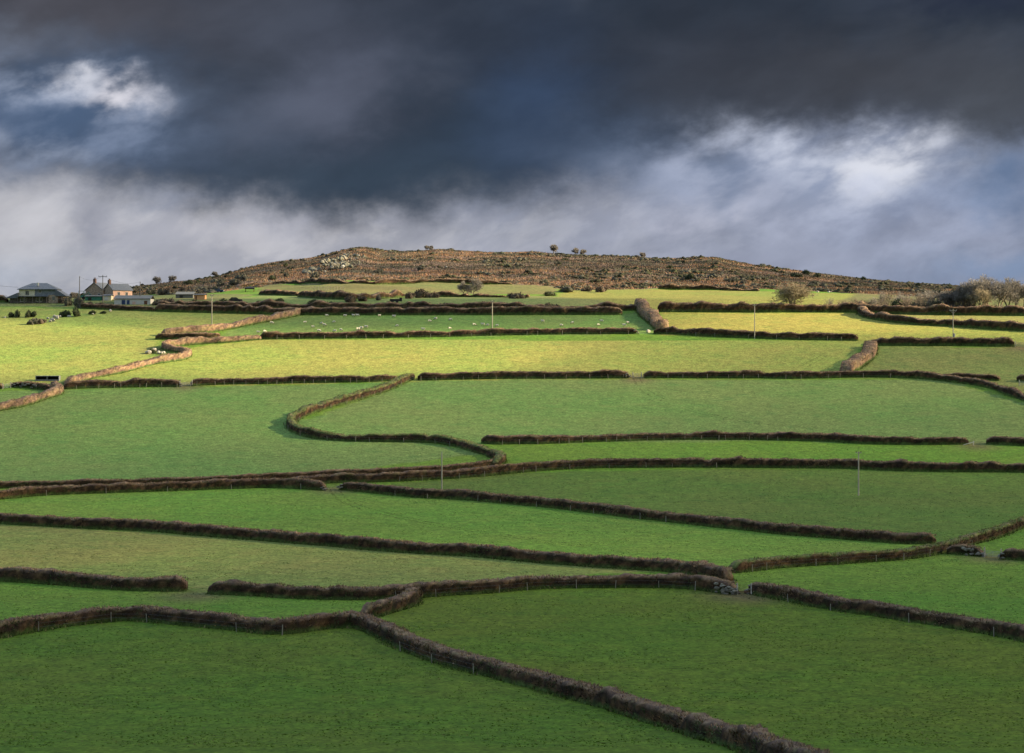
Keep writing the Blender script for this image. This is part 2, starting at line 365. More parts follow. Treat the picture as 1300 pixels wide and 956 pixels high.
gr = t.mix(t.m('MULTIPLY', t.ss(n2, .48, .28), .5), gr, t.mix(1, a, (.70, .82, .95), 'MULTIPLY'))
f = t.m('MULTIPLY_ADD', t.ss(n1, .34, .66), .78, .61); gr = t.mix(1, gr, t.xyz(f, f, f), 'MULTIPLY')
f = t.m('MULTIPLY_ADD', t.ss(n4, .3, .7), .46, .77); gr = t.mix(1, gr, t.xyz(f, f, f), 'MULTIPLY')
b1 = t.noise(g, .09, 5, .65, .5); b2 = t.noise(g, .35, 6, .7); b3 = t.noise(g, .05, 4, .6)
br = t.mix(t.ss(b1, .30, .55), (.20, .115, .070), (.115, .085, .068))
br = t.mix(t.ss(b2, .55, .72), br, (.28, .20, .12)); br = t.mix(t.ss(b2, .42, .28), br, (.085, .06, .045))
br = t.mix(t.m('MULTIPLY', t.ss(b3, .48, .56), .75), br, (.075, .080, .042))
br = t.mix(1, br, t.xyz(f, f, f), 'MULTIPLY')
bk = t.new('ShaderNodeAttribute', attribute_name='bracken').outputs['Fac']
t.put(p.inputs['Base Color'], t.mix(t.ss(t.m('MULTIPLY_ADD', b2, .5, t.m('SUBTRACT', bk, .25)), .35, .65), gr, br))
bp = t.new('ShaderNodeBump'); bp.inputs['Strength'].default_value = .55; bp.inputs['Distance'].default_value = .12
t.put(bp.inputs['Height'], t.m('MULTIPLY_ADD', n1, .6, n4)); t.l.new(bp.outputs[0], p.inputs['Normal'])
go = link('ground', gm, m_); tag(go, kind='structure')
for pl in (gm,): pass

# ------------------------------------------------------------------ the cloud that shades the lower fields, up to the right of the view
T_CL = 330/SUN[2]
def sstep(v, a, b): v = np.clip((v-a)/(b-a), 0, 1); return v*v*(3-2*v)
def shade(x, y):
    """how much of the sun the cloud stops for the ground at (x, y)"""
    n = vnoise(x, y, 90, 21, 3)
    edge = np.interp(x, [-260, -100, 30, 60, 260], [580, 590, 592, 640, 642])+n*12
    near = 1-sstep(y, edge-16, edge+12)
    T_ = np.interp(y, [200, 300, 400, 440, 475, 520, 600], [.03, .05, .11, .15, .25, .37, .37])
    T_ = T_+.27*np.exp(-((y-352)/32)**2)*(1-sstep(x, -25, 40))+.10*np.exp(-((y-418)/22)**2)*(1-sstep(x, -10, 60))+.05*np.exp(-((y-345)/30)**2)*sstep(x, 40, 80)
    near = near*(1-np.clip(T_*(1+.8*n), 0, .5))
    lx = np.interp(x, [-220, -160, -90, 20, 45, 70], [0.8, .9, 1, 1, .6, 0])
    lo_ = np.interp(x, [-260, -140, -60, 45], [690, 678, 652, 656])
    mid = sstep(y, lo_-8+n*5, lo_+10+n*5)*(1-sstep(y, 722, 742))*lx*.74
    lit2 = np.exp(-((y-637-n*6)/7)**2)*.20*sstep(x, -150, -90)+sstep(x, 15, 60)*(1-sstep(y, 648, 654))*.34+np.exp(-((y-688+n*8)/9)**2)*.25*sstep(-x, 60, 100)
    farl = sstep(y, 735, 750)*sstep(-x, 95, 125)*.65
    hill_ = sstep(y, 745, 800)*sstep(vnoise(x, y*2.2, 60, 44, 3), -.15, .35)*.55
    return np.clip(np.maximum.reduce([near, mid, farl, hill_, lit2]), 0, .985)
cx = np.arange(-520, 521, 8.0); cy = np.arange(-300, 1101, 8.0); CX, CY = np.meshgrid(cx, cy)
gz0 = H(CX, CY); tt = (ZC+330-gz0)/SUN[2]
SH = shade(CX, CY)*sstep(CX, -520, -420)*sstep(-CX, -520, -420)*sstep(CY, -300, -200)
alpha = 1-np.sqrt(1-SH)
PX = CX+SUN[0]*tt; PY = CY+SUN[1]*tt; PZ = gz0+SUN[2]*tt
th = 3+24*SH+8*SH*vnoise(CX, CY, 60, 31, 4)
top = np.stack([PX, PY, PZ+th], -1).reshape(-1, 3); bot = np.stack([PX, PY, PZ-th*.3], -1).reshape(-1, 3)
ny, nx = CX.shape; I = np.arange(ny*nx).reshape(ny, nx); keep = np.maximum.reduce([SH[:-1, :-1], SH[1:, 1:], SH[:-1, 1:], SH[1:, :-1]]) > .02
q = np.stack([I[:-1, :-1], I[:-1, 1:], I[1:, 1:], I[1:, :-1]], -1)[keep]
edges = {}
for f4 in q:
    for i in range(4):
        e = (f4[i], f4[(i+1) % 4]); edges[e] = 1
side = [(a_, b_) for (a_, b_) in edges if (b_, a_) not in edges]
N0 = ny*nx; sq = [(b_, a_, a_+N0, b_+N0) for a_, b_ in side]
cm = arr_mesh('clouds', np.concatenate([top, bot]), np.concatenate([q, q[:, ::-1]+N0, np.array(sq)]), 4, None, True)
a2 = cm.attributes.new('cover', 'FLOAT', 'POINT'); a2.data.foreach_set('value', np.concatenate([alpha.ravel()]*2).astype(np.float32))
m_ = bpy.data.materials.new('cloud'); m_.use_nodes = True; t = NT(m_.node_tree); t.n.clear()
at2 = t.new('ShaderNodeAttribute', attribute_name='cover').outputs['Fac']; tr = t.new('ShaderNodeBsdfTransparent'); df = t.new('ShaderNodeBsdfDiffuse'); df.inputs[0].default_value = (.8, .8, .82, 1)
ms = t.new('ShaderNodeMixShader'); t.put(ms.inputs[0], at2); t.l.new(tr.outputs[0], ms.inputs[1]); t.l.new(df.outputs[0], ms.inputs[2])
ou = t.new('ShaderNodeOutputMaterial'); t.l.new(ms.outputs[0], ou.inputs[0])
tag(link('clouds', cm, m_), kind='structure')

# ------------------------------------------------------------------ hedges
def chaikin(P, n=2):
    for _ in range(n):
        Q = [P[0]]
        for a_, b_ in zip(P[:-1], P[1:]): Q += [.75*a_+.25*b_, .25*a_+.75*b_]
        P = np.array(Q+[P[-1]])
    return P
def resample(P, step):
    d = np.concatenate([[0], np.cumsum(np.linalg.norm(np.diff(P, axis=0), axis=1))]); n = max(3, int(d[-1]/step)+1)
    s = np.linspace(0, d[-1], n); return np.stack([np.interp(s, d, P[:, 0]), np.interp(s, d, P[:, 1])], -1), d[-1]
def tris(name, C, Dv, L, W, cols, parent, m_=None):
    n = len(C); s = np.cross(Dv, RNG.normal(size=(n, 3))); s /= np.linalg.norm(s, axis=1)[:, None]+1e-9
    V_ = np.stack([C-s*W[:, None]/2, C+s*W[:, None]/2, C+Dv*L[:, None]], 1).reshape(-1, 3)
    return link(name, arr_mesh(name, V_, np.arange(3*n), 3, np.repeat(cols, 3, 0)), m_ or M_twig, parent)
BROWN = np.array([[.052, .034, .026], [.036, .025, .021], [.078, .050, .034], [.028, .022, .018], [.12, .080, .052], [.044, .042, .022]])
BROWN = BROWN*np.array([1.18, 1.06, .82])
TAN = np.array([[.26, .165, .10], [.20, .125, .085], [.32, .215, .13], [.13, .085, .065], [.22, .17, .09], [.16, .11, .08]])
GRN = np.array([[.11, .155, .042], [.16, .18, .055], [.10, .13, .04], [.20, .17, .08], [.12, .09, .05], [.13, .15, .05]])
HEDGES = {}
def hedge(key, P, label, h=1.9, w_=2.0, tone='brown', dens=1.0, group=None, bushy=.25, off=.7, world=False):
    h *= .90; w_ *= .86
    W2 = np.array(P, float) if world else path(P)
    if W2[:, 1].mean() < 470: h *= .92; w_ *= .9; bushy *= .6
    W2 = W2+np.array([0, off]); W2 = chaikin(W2, 2); S, L = resample(W2, .75)
    Tn = np.gradient(S, axis=0); Tn /= np.linalg.norm(Tn, axis=1)[:, None]; Nn = np.stack([-Tn[:, 1], Tn[:, 0]], -1)
    n = len(S); sd = len(HEDGES)*13+1; s_ = np.linspace(0, L, n)
    hv = h*(1+bushy*vnoise(s_, s_*0+sd, 7, sd, 3)+.10*vnoise(s_, s_*0+sd, 1.6, sd+1, 2)); wv = w_*(1+.18*vnoise(s_, s_*0+sd+9, 6, sd, 2))
    for _ in range(int(L/9)):
        c0 = RNG.uniform(0, L); hv = hv*(1+RNG.choice([.20, .12, -.13, -.20])*(.45 if S[:, 1].mean() < 460 else 1)*np.exp(-((s_-c0)/RNG.uniform(.6, 2.2))**2)); wv = wv*(1+RNG.uniform(-.2, .25)*np.exp(-((s_-c0)/RNG.uniform(.8, 2.5))**2))
    S = S+Nn*(.35*vnoise(s_, s_*0+sd+40, 9, sd, 2))[:, None]
    taper = np.clip(np.minimum(s_, L-s_)/1.3, 0, 1); taper = .55+.45*np.sqrt(taper)
    hv = hv*taper; wv = wv*(.5+.5*taper)
    prof = np.array([(-.56, -.25), (-.52, .05), (-.51, .38), (-.49, .74), (-.40, .95), (-.12, 1.0), (.14, 1.0), (.41, .94), (.49, .72), (.51, .36), (.53, .05), (.57, -.25)])
    m2 = len(prof); zb = H(S[:, 0], S[:, 1])
    xy = S[:, None, :]+Nn[:, None, :]*(wv[:, None]*prof[None, :, 0])[:, :, None]
    lump = vnoise(s_[:, None]+0*prof[None, :, 0], np.arange(m2)[None, :]*1.0+sd*9+0*s_[:, None], 2.1, sd+3, 3)
    jit = RNG.normal(size=(n, m2))*.07+lump*.16*wv[:, None]*np.sign(prof[None, :, 0])
    xy = xy+Nn[:, None, :]*jit[:, :, None]
    z = zb[:, None]+hv[:, None]*prof[None, :, 1]*(1+.16*lump)+RNG.normal(size=(n, m2))*.07
    V_ = np.concatenate([xy, z[:, :, None]], -1).reshape(-1, 3)
    I = np.arange(n*m2).reshape(n, m2); q = np.stack([I[:-1, :-1], I[1:, :-1], I[1:, 1:], I[:-1, 1:]], -1).reshape(-1, 4)
    idx = np.concatenate([q.ravel(), I[0], I[-1][::-1]]); per = np.concatenate([np.full(len(q), 4), [m2, m2]])
    pal = {'brown': BROWN, 'tan': TAN, 'green': GRN}[tone]; topP = {'brown': TAN*.88, 'tan': TAN*1.05, 'green': GRN*1.05}[tone]  # brown hedges get a paler top: light from above put into the colour
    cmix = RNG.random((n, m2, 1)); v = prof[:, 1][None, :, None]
    mid_ = 0; foot = np.array([.055, .09, .022]); mid_ = BROWN[RNG.integers(0, 6, (n, m2))]*.6 if tone != 'tan' else TAN[RNG.integers(0, 6, (n, m2))]*.85  # bank dimmed: dark earth plus the hedge's inner shade put into the colour
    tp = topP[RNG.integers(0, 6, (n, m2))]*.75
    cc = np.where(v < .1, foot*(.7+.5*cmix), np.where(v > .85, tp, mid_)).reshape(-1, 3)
    root = empty('hedge', (0, 0, 0), 0, label, 'hedge', group)
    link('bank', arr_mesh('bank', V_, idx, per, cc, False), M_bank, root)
    md = S[:, 1].mean(); k = int(L*dens*(95 if md < 470 else 62 if md < 640 else 44))
    i = RNG.integers(0, n-1, k); u = RNG.random(k); fr = RNG.random(k)
    e = RNG.random(k)
    pc = np.where(e < .30, RNG.uniform(4.0, 7.0, k), np.where(RNG.random(k) < .6, RNG.uniform(.8, 4.6, k), RNG.uniform(6.6, 10.2, k)))
    a0 = np.interp(pc, np.arange(m2), prof[:, 0]); v0 = np.interp(pc, np.arange(m2), prof[:, 1])
    c2 = S[i]*(1-fr[:, None])+S[i+1]*fr[:, None]
    C = np.concatenate([c2+Nn[i]*(wv[i]*a0)[:, None], (zb[i]+hv[i]*v0-.05)[:, None]], 1)
    out = np.concatenate([Nn[i]*np.sign(a0)[:, None]*(np.abs(a0)*1.6)[:, None], (.45+v0)[:, None]], 1)+RNG.normal(size=(k, 3))*.55
    out /= np.linalg.norm(out, axis=1)[:, None]
    Ln = RNG.uniform(.12, .34, k)*(1+.6*(v0 > .9)*(RNG.random(k) < .15)); Wd = RNG.uniform(.05, .18, k)
    topm = (v0 > .90)[:, None]; low_ = (v0 < .22)[:, None]
    ci = RNG.integers(0, 6, k)
    pt = pal[ci] if tone != 'green' else BROWN[ci]*1.15
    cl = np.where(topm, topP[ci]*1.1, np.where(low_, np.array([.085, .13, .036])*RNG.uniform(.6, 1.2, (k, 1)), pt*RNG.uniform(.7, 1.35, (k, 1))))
    # clumps of ivy and of dead grass along the face
    iv = vnoise(s_[i], s_[i]*0+sd+70, 5, sd+5, 2); cl = np.where(((iv > .26) & ~topm[:, 0])[:, None], np.array([.055, .075, .028])*RNG.uniform(.7, 1.3, (k, 1)), cl)
    cl = np.where(((iv < -.48))[:, None], np.array([.17, .125, .075])*RNG.uniform(.7, 1.3, (k, 1)), cl)
    cl = cl*(1+.55*vnoise(s_[i], s_[i]*0+sd+170, 11, sd+8, 3))[:, None]
    kg = int(L*dens*(26 if md < 470 else 14)); ig = RNG.integers(0, n-1, kg); sg_ = RNG.choice([-1, 1], kg); e_ = RNG.random(kg)**1.6*(.25+.75*np.clip(.5+vnoise(s_[ig], s_[ig]*0+sd+300, 5, sd+9, 2), 0, 1.2))
    Cg = S[ig]+Nn[ig]*(sg_*(wv[ig]*.5+e_*.9))[:, None]; Cg = np.concatenate([Cg, H(Cg[:, 0], Cg[:, 1])[:, None]-.03], 1)
    Dg = RNG.normal(size=(kg, 3))*.35; Dg[:, 2] = 1; Dg /= np.linalg.norm(Dg, axis=1)[:, None]
    cg = np.array([[.07, .12, .022], [.10, .145, .03], [.055, .09, .02], [.17, .15, .07], [.09, .12, .03]])[RNG.integers(0, 5, kg)]*RNG.uniform(.6, 1.15, (kg, 1))
    C = np.concatenate([C, Cg]); out = np.concatenate([out, Dg]); Ln = np.concatenate([Ln, RNG.uniform(.15, .5, kg)]); Wd = np.concatenate([Wd, RNG.uniform(.06, .22, kg)]); cl = np.concatenate([cl, cg])
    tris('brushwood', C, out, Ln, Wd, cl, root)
    HEDGES[key] = (root, S, Nn, zb, hv, wv, L)
    return root

def boulder_mesh(seed, mats_i=0, flat=.7):
    import bmesh
    bm = bmesh.new(); bmesh.ops.create_icosphere(bm, subdivisions=2, radius=1.0); r = random.Random(seed)
    pl = [(Vector((r.uniform(-1, 1), r.uniform(-1, 1), r.uniform(-.6, 1))).normalized(), r.uniform(.55, .85)) for _ in range(9)]
    for v in bm.verts:
        for n_, d in pl:
            e = v.co.dot(n_)
            if e > d: v.co -= n_*(e-d)*.95
        v.co += Vector((r.uniform(-1, 1), r.uniform(-1, 1), r.uniform(-1, 1)))*.04; v.co.z *= flat
    me = bpy.data.meshes.new('boulder'); bm.to_mesh(me); bm.free(); return me
BM = [boulder_mesh(i, flat=random.uniform(.6, .95)) for i in range(7)]
for i, b_ in enumerate(BM): b_.materials.append([M_stone, M_lichen, M_stone2, M_stone, M_lichen, M_stone2, M_stone][i])
def stone(loc, s, name='stone', parent=None, k=None, label=None, cat=None, group=None, sink=.25):
    o = bpy.data.objects.new(name, BM[random.randrange(7) if k is None else k]); col_.objects.link(o)
    o.location = (loc[0], loc[1], loc[2]+s*(.6-sink)); o.rotation_euler = (random.uniform(-.3, .3), random.uniform(-.3, .3), random.uniform(0, 6.28))
    o.scale = (s*random.uniform(.8, 1.25), s*random.uniform(.8, 1.2), s*random.uniform(.8, 1.2))
    if parent: o.parent = parent
    return tag(o, label, cat, group)
def stone_end(key, which, n=16, ext=2.0):
    """bare stonework where the hedge stops at a gateway: one mesh, a part of its hedge"""
    root, S, Nn, zb, hv, wv, L = HEDGES[key]; idx = range(len(S)) if which == 0 else range(len(S)-1, -1, -1); idx = list(idx)[:max(2, int(ext/.75))]
    vs = []; fs = []; b = 0
    for _ in range(n):
        i = random.choice(idx); src = BM[random.choice([0, 2, 3, 5])]; s = random.uniform(.18, .34)
        sx = random.choice((-1, 1)); c = S[i]+Nn[i]*wv[i]*.5*random.uniform(-1, 1)
        if random.random() < .6:   # on the camera-side face
            sgn = -1 if Nn[i][1] > 0 else 1; c = S[i]+Nn[i]*wv[i]*.55*sgn
        z = zb[i]+hv[i]*random.uniform(.02, .8)
        e = S[idx[0]]-S[idx[1]]; e = e/np.linalg.norm(e)*random.uniform(0, .5)
        for v in src.vertices: vs.append((c[0]+e[0]+v.co.x*s*1.25, c[1]+e[1]-.1+v.co.y*s, z+v.co.z*s*.8))
        fs += [[b+k for k in p_.vertices] for p_ in src.polygons]; b += len(src.vertices)
    me = bpy.data.meshes.new('stonework'); me.from_pydata(vs, [], fs); me.update(); link('stonework', me, M_stone, root)

hedge('lowleft', [(-40, 816), (0, 809), (38, 802), (76, 796), (112, 792), (142, 789), (178, 788), (216, 792), (274, 797), (330, 804), (359, 806), (385, 802), (411, 798), (435, 797), (452, 796), (474, 803), (490, 812), (516, 824), (542, 835), (581, 847), (621, 858), (660, 868), (710, 882), (770, 898), (860, 925), (960, 955), (1060, 990)], 'nearest brown hedge, winding across the bottom left then down towards the bottom edge', h=1.95, w_=2.3)
hedge('elbow', [(462, 786), (480, 782), (503, 775), (520, 768), (526, 758)], 'short crooked hedge linking the nearest winding hedge to the hedge above it', h=1.9, w_=2.2)
hedge('low2', [(266, 754), (292, 755), (330, 757), (372, 760), (425, 761.5), (466, 762), (487, 761), (529, 759), (568, 756), (608, 754), (650, 750), (688, 747), (764, 746), (828, 746), (866, 747), (891, 749), (917, 753), (934, 755)], 'dark hedge right of the grassy gap, running to a bare stone end at the gateway', h=2.0, w_=2.2)
stone_end('low2', 1, 46, 3.5)
hedge('low3', [(-40, 736), (0, 738), (33, 739.5), (76, 742.5), (127, 747), (165, 750), (203, 751), (236, 751)], 'dark hedge at the left edge that ends at the grassy gap', h=2.05, w_=2.2)
hedge('long4', [(-40, 662), (0, 665), (51, 668), (101, 671), (152, 673), (203, 675), (241, 679), (292, 683), (330, 686), (372, 690), (425, 694), (477, 699), (529, 703.5), (581, 705), (634, 710), (701, 716), (752, 720), (802, 723), (838, 725), (866, 728), (888, 733)], 'long dark hedge sloping down from the left edge, above the yellowish field', h=2.0, w_=2.0)
hedge('curl', [(866, 729), (890, 731), (912, 735), (928, 740)], 'rust coloured end of scrub where the hedges meet above the stone gateway', h=2.0, w_=2.6, tone='brown', bushy=.6)
hedge('right5', [(930, 728), (970, 723), (1008, 720), (1049, 717), (1097, 714), (1135, 712), (1173, 707), (1209, 700), (1235, 691), (1257, 684), (1275, 678), (1300, 668), (1345, 655)], 'hedge with a grassy green top rising to the right edge', h=1.8, w_=2.2, tone='green')
hedge('stub', [(1203, 704), (1220, 704.5), (1236, 706), (1249, 707)], 'stubby stone-faced hedge beside the right-hand gateway', h=1.7, w_=1.8)
stone_end('stub', 1, 34, 4)
hedge('low6', [(955, 754), (970, 757), (1008, 764), (1046, 772), (1084, 778), (1122, 783), (1160, 790), (1198, 795), (1236, 802), (1300, 814), (1350, 824)], 'dark straight hedge running down to the lower right edge', h=1.9, w_=2.0)
stone_end('low6', 0, 12, 1)
hedge('right7', [(1273, 710), (1300, 712), (1350, 716)], 'short dark hedge cut off by the right edge beyond the gateway', h=1.75, w_=1.8)
stone_end('right7', 0, 10, 1)
hedge('diag8', [(434, 622), (466, 625), (503, 629), (530, 632), (547, 633), (566, 633), (608, 636), (660, 641), (701, 644.5), (739, 649.5), (777, 654), (815, 659), (853, 663), (904, 669), (947, 673), (995, 679), (1046, 682.5), (1079, 686), (1122, 689), (1160, 691), (1189, 691)], 'long straight hedge slanting down to the right from the middle gap', h=1.9, w_=1.8)
stone_end('diag8', 0, 8, 1)
hedge('left9', [(-40, 638), (0, 634), (51, 629), (101, 627), (165, 625), (228, 623), (279, 621), (346, 619), (372, 620), (412, 623)], 'lower of the two parallel hedges at left, ending at the middle gap', h=2.0, w_=2.0)
stone_end('left9', 1, 10, 1)
hedge('mid11', [(372, 615), (417, 613.5), (451, 613), (503, 611.5), (555, 609), (608, 605.5), (634, 602.5), (660, 600), (683, 598), (726, 595.5), (777, 594), (853, 593.5), (929, 593.5), (1021, 594.5), (1084, 595), (1135, 598), (1198, 599), (1249, 599.5), (1300, 600), (1350, 602)], 'long even brown hedge crossing from the middle to the right edge', h=2.1, w_=2.0)
hedge('left10', [(-40, 622), (0, 620), (100, 618.5), (200, 616), (300, 612.5), (360, 609), (420, 606), (480, 603.5), (540, 601), (590, 597.5), (622, 593), (634, 588)], 'upper of the two parallel hedges at left, joining the tail of the S-bend', h=1.5, w_=2.0)
hedge('sbend', [(524, 481), (512, 486), (495, 493), (478, 500), (452, 508), (425, 515), (400, 522), (378, 530), (368, 538), (370, 546), (385, 553), (403, 557.5), (440, 560), (480, 560.5), (520, 561), (555, 562.5), (572, 565), (590, 569), (607, 574), (622, 579), (634, 584), (637, 588), (628, 593)], 'S-shaped hedge with a grassy top winding through the middle of the valley', h=1.75, w_=2.3, tone='green')
hedge('mid13', [(612, 563), (629, 564.5), (650, 564), (683, 564), (726, 562), (777, 560.5), (828, 559), (878, 558), (929, 558), (980, 559), (1046, 560.5), (1097, 563.6), (1148, 565), (1198, 565), (1230, 564.5)], 'hedge running right from the S-bend to the gap with a fallen rail', h=1.8, w_=1.8)
hedge('mid13b', [(1253, 564), (1300, 566), (1350, 568)], 'hedge just right of the gap with a fallen rail, at the right edge', h=1.85, w_=1.8)
hedge('row14a', [(80, 494.5), (114, 493), (152, 492), (203, 491), (229, 491)], 'dark hedge with pale posts between the feed shelter and the railed gap', h=1.9, w_=1.8)
stone_end('row14a', 1, 8, 1)
hedge('row14b', [(241, 490), (279, 488.5), (330, 487.5), (372, 486.5), (425, 486), (477, 485), (505, 482.5)], 'low hedge below the sunlit field, from the railed gap to the S-bend', h=1.7, w_=1.7)
hedge('row15a', [(530, 483), (582, 481.8), (650, 481), (726, 480.6), (798, 479.8)], 'hedge below the sunlit field, from the S-bend to the gateway', h=1.8, w_=1.8)
stone_end('row15a', 1, 12, 1)
hedge('row15b', [(817, 480), (900, 480), (980, 480.3), (1021, 480.6), (1084, 479), (1148, 479), (1186, 482.5), (1224, 487), (1258, 492), (1275, 499), (1300, 508), (1345, 523)], 'hedge from the gateway to the right, bending down at the right edge', h=1.8, w_=1.8)
hedge('row15c', [(1196, 480), (1225, 481), (1250, 482.5), (1270, 484)], 'small dark hedge tucked behind the bend near the right edge', h=1.3, w_=1.8)
hedge('row15d', [(1292, 484), (1320, 486), (1350, 487)], 'dark hedge stub above the white gate post at the right edge', h=1.8, w_=2.0)
hedge('up16', [(1106, 441), (1105, 449), (1098, 457), (1086, 466), (1074, 474)], 'russet hedge climbing between two fields, seen end on', h=2.4, w_=4.4, tone='tan', bushy=.6, dens=2.2)
hedge('row17b', [(1104, 438), (1160, 439), (1210, 438.7), (1260, 439.6), (1288, 440)], 'brown hedge behind the transformer pole at right', h=2.4, w_=2.4, bushy=.4)
hedge('row17a', [(830, 424), (860, 424.6), (890, 426.4), (940, 429), (970, 430), (1020, 431.6), (1060, 432), (1090, 432.6)], 'dark hedge along the lower side of the yellow sunlit strip', h=2.0, w_=1.8)
hedge('up18', [(812, 393), (818, 399), (826, 406), (834, 413), (842, 420)], 'thick orange-topped hedge seen end on at the end of the sheep field', h=2.7, w_=4.0, tone='tan', bushy=.6, dens=2.2)
hedge('row19', [(330, 431), (380, 430), (455, 429.5), (493, 429), (549, 428), (587, 427), (620, 426.3), (660, 425.4), (705, 424.6), (760, 424.2), (808, 424)], 'hedge with pale posts below the grazing sheep', h=1.8, w_=1.8)
stone_end('row19', 1, 8, 1)
hedge('loop20', [(330, 431), (289, 434.6), (272, 436), (246, 437.5), (222, 440), (204, 443), (216, 446), (232, 448), (240, 452), (232, 457), (218, 459), (186, 464), (152, 474), (127, 478), (108, 482), (96, 486), (84, 489)], 'orange-brown hedge with a hooked bend, running down to the feed shelter', h=1.7, w_=2.2, tone='tan')
hedge('tan21', [(205, 426.5), (235, 424.5), (274, 421.5), (300, 415.5), (334, 409), (360, 404.5), (381, 399.5)], 'tan hedge climbing left of the sheep field to the dark hedge row', h=2.0, w_=2.2, tone='tan')
hedge('lane22', [(197, 431), (230, 431), (262, 430.5), (278, 429)], 'short dark hedge beside the start of the hooked hedge', h=1.9, w_=2.0)
hedge('row23l', [(102, 391.5), (152, 394), (196, 395.5)], 'dark hedge in front of the long white barn', h=1.45, w_=1.8)
hedge('row23', [(197, 395.5), (220, 396), (336, 399), (382, 400), (480, 400), (600, 400), (700, 399.8), (790, 399.5)], 'tall dark hedge along the top of the sheep field', h=2.3, w_=2.2)
hedge('row23b', [(200, 390), (300, 392), (382, 393), (480, 393), (600, 393), (700, 393.5), (800, 395), (812, 392)], 'second brown hedge close behind the dark hedge above the sheep', h=1.9, w_=2.6, bushy=.9)
hedge('row24', [(835, 396), (900, 396.5), (980, 396.5), (1040, 396.5), (1080, 396.5), (1120, 398.5), (1200, 400), (1300, 401), (1350, 401)], 'tall dark hedge in front of the bare trees at right', h=2.7, w_=2.2)
hedge('bend25', [(1097, 392.5), (1094, 396), (1096, 401), (1110, 406), (1140, 410), (1170, 413), (1212, 414.5), (1260, 418.5), (1300, 420.5), (1350, 423)], 'curving brown hedge that bends behind the transformer pole', h=2.2, w_=2.6, bushy=.4)
hedge('hill26', [(380, 377), (433, 381.5), (467, 380), (512, 377), (560, 377), (620, 377.5), (672, 378)], 'scrubby dark hedge between the two green strips under the hill', h=1.8, w_=2.4, bushy=1.0)
hedge('hill26b', [(330, 374), (355, 375), (380, 376)], 'low scrub hedge left of the strips under the hill', h=1.5, w_=2.2, bushy=.5)
hedge('hill27', [(300, 366), (340, 361.5), (380, 359.5), (450, 360), (520, 360), (600, 361), (650, 361.5)], 'grey-brown hedge at the foot of the bracken hill', h=1.7, w_=2.2, bushy=1.1)
hedge('hill28', [(836, 367), (880, 368), (920, 369), (964, 370)], 'low dark hedge along the top of the sunlit strip on the right of the hill', h=1.4, w_=2.4, bushy=1.3)
hedge('left29', [(-40, 527), (0, 521), (25, 517), (48, 509), (62, 505), (73, 502), (76, 498), (68, 494)], 'russet hedge leaving the left edge towards the feed shelter', h=1.9, w_=2.3, tone='tan')
hedge('left30', [(14, 491.5), (30, 492), (45, 493), (58, 495), (66, 497)], 'dark hedge with a patch of bare stone below the feed shelter', h=1.5, w_=2.0)
stone_end('left30', 0, 40, 9)
hedge('left31', [(-40, 492), (-10, 493), (3, 494)], 'dark hedge stub at the left edge beside a gate', h=1.6, w_=1.8)
hedge('left32', [(-30, 383.5), (-5, 383.5), (9, 384)], 'dark hedge at the left edge beside the cream bungalow', h=2.0, w_=2.0)

# ------------------------------------------------------------------ fences, gates
def fence(key, f0, f1, n, label, side=1.25, ht=1.05, wire=True):
    root, S, Nn, zb, hv, wv, L = HEDGES[key]; N = len(S); fr = empty('fence', (0, 0, 0), 0, label, 'fence')
    us = np.linspace(f0, f1, n)+RNG.uniform(-.35, .35, n)*(f1-f0)/max(n, 2); us = np.clip(us, 0, 1); tops = []
    for u in us:
        i = min(N-1, int(u*(N-1))); sg = -1 if Nn[i][1] > 0 else 1
        c = S[i]+Nn[i]*sg*(wv[i]*.5+.45); z = float(H(c[0], c[1])); hh = ht*random.uniform(.85, 1.15); r = random.uniform(.04, .07)
        lean = (random.uniform(-.12, .12), random.uniform(-.08, .08))
        MB().tube((c[0], c[1], z-.3), (c[0]+lean[0], c[1]+lean[1], z+hh), r, r*.9, 6).build('post', M_wood, fr); tops.append((c[0], c[1], z))
    if wire:
        mb = MB(); tops.sort()
        for a_, b_ in zip(tops[:-1], tops[1:]):
            if abs(a_[0]-b_[0]) > 16: continue
            for hh in (.55, 1.0): mb.tube((a_[0], a_[1], a_[2]+hh), (b_[0], b_[1], b_[2]+hh), .008, .008, 3)
        if mb.v: mb.build('wire', M_wire, fr)
    return fr
fence('row14a', .05, .98, 9, 'post and wire fence along the hedge right of the feed shelter')
fence('row14b', 0, .97, 19, 'post and wire fence along the low hedge between railed gap and S-bend')
fence('row15a', .0, 1, 11, 'post and wire fence on the hedge between S-bend and field gateway')
fence('row15b', .0, .5, 13, 'row of fence posts on the hedge right of the field gateway')
fence('mid13', .05, .62, 18, 'row of pale posts along the hedge right of the S-bend')
fence('row19', .05, .98, 17, 'row of pale posts along the hedge below the sheep')
fence('sbend', .42, .80, 10, 'fence posts along the lower bend of the S-shaped hedge')
fence('sbend', .02, .30, 8, 'fence posts inside the upper arm of the S-shaped hedge')
fence('mid11', .12, .55, 11, 'sparse posts along the long even brown hedge')
fence('low2', .35, .95, 8, 'posts along the dark hedge left of the stone gateway')
fence('lowleft', .05, .27, 5, 'scattered posts on the nearest hedge at lower left', ht=1.1)
fence('lowleft', .42, .52, 3, 'scattered posts on the nearest hedge where it runs downhill', ht=1.0)
fence('right5', .02, .5, 9, 'posts along the grassy-topped hedge at right')
fence('diag8', .1, .6, 9, 'few leaning posts along the long slanting hedge', ht=1.0, wire=False)
fence('low6', .15, .8, 4, 'few posts along the straight hedge at lower right', ht=1.0, wire=False)
fence('left9', .1, .9, 6, 'few posts along the lower parallel hedge at left', ht=1.0, wire=False)
fence('row17a', .1, .95, 8, 'posts along the hedge below the yellow strip')
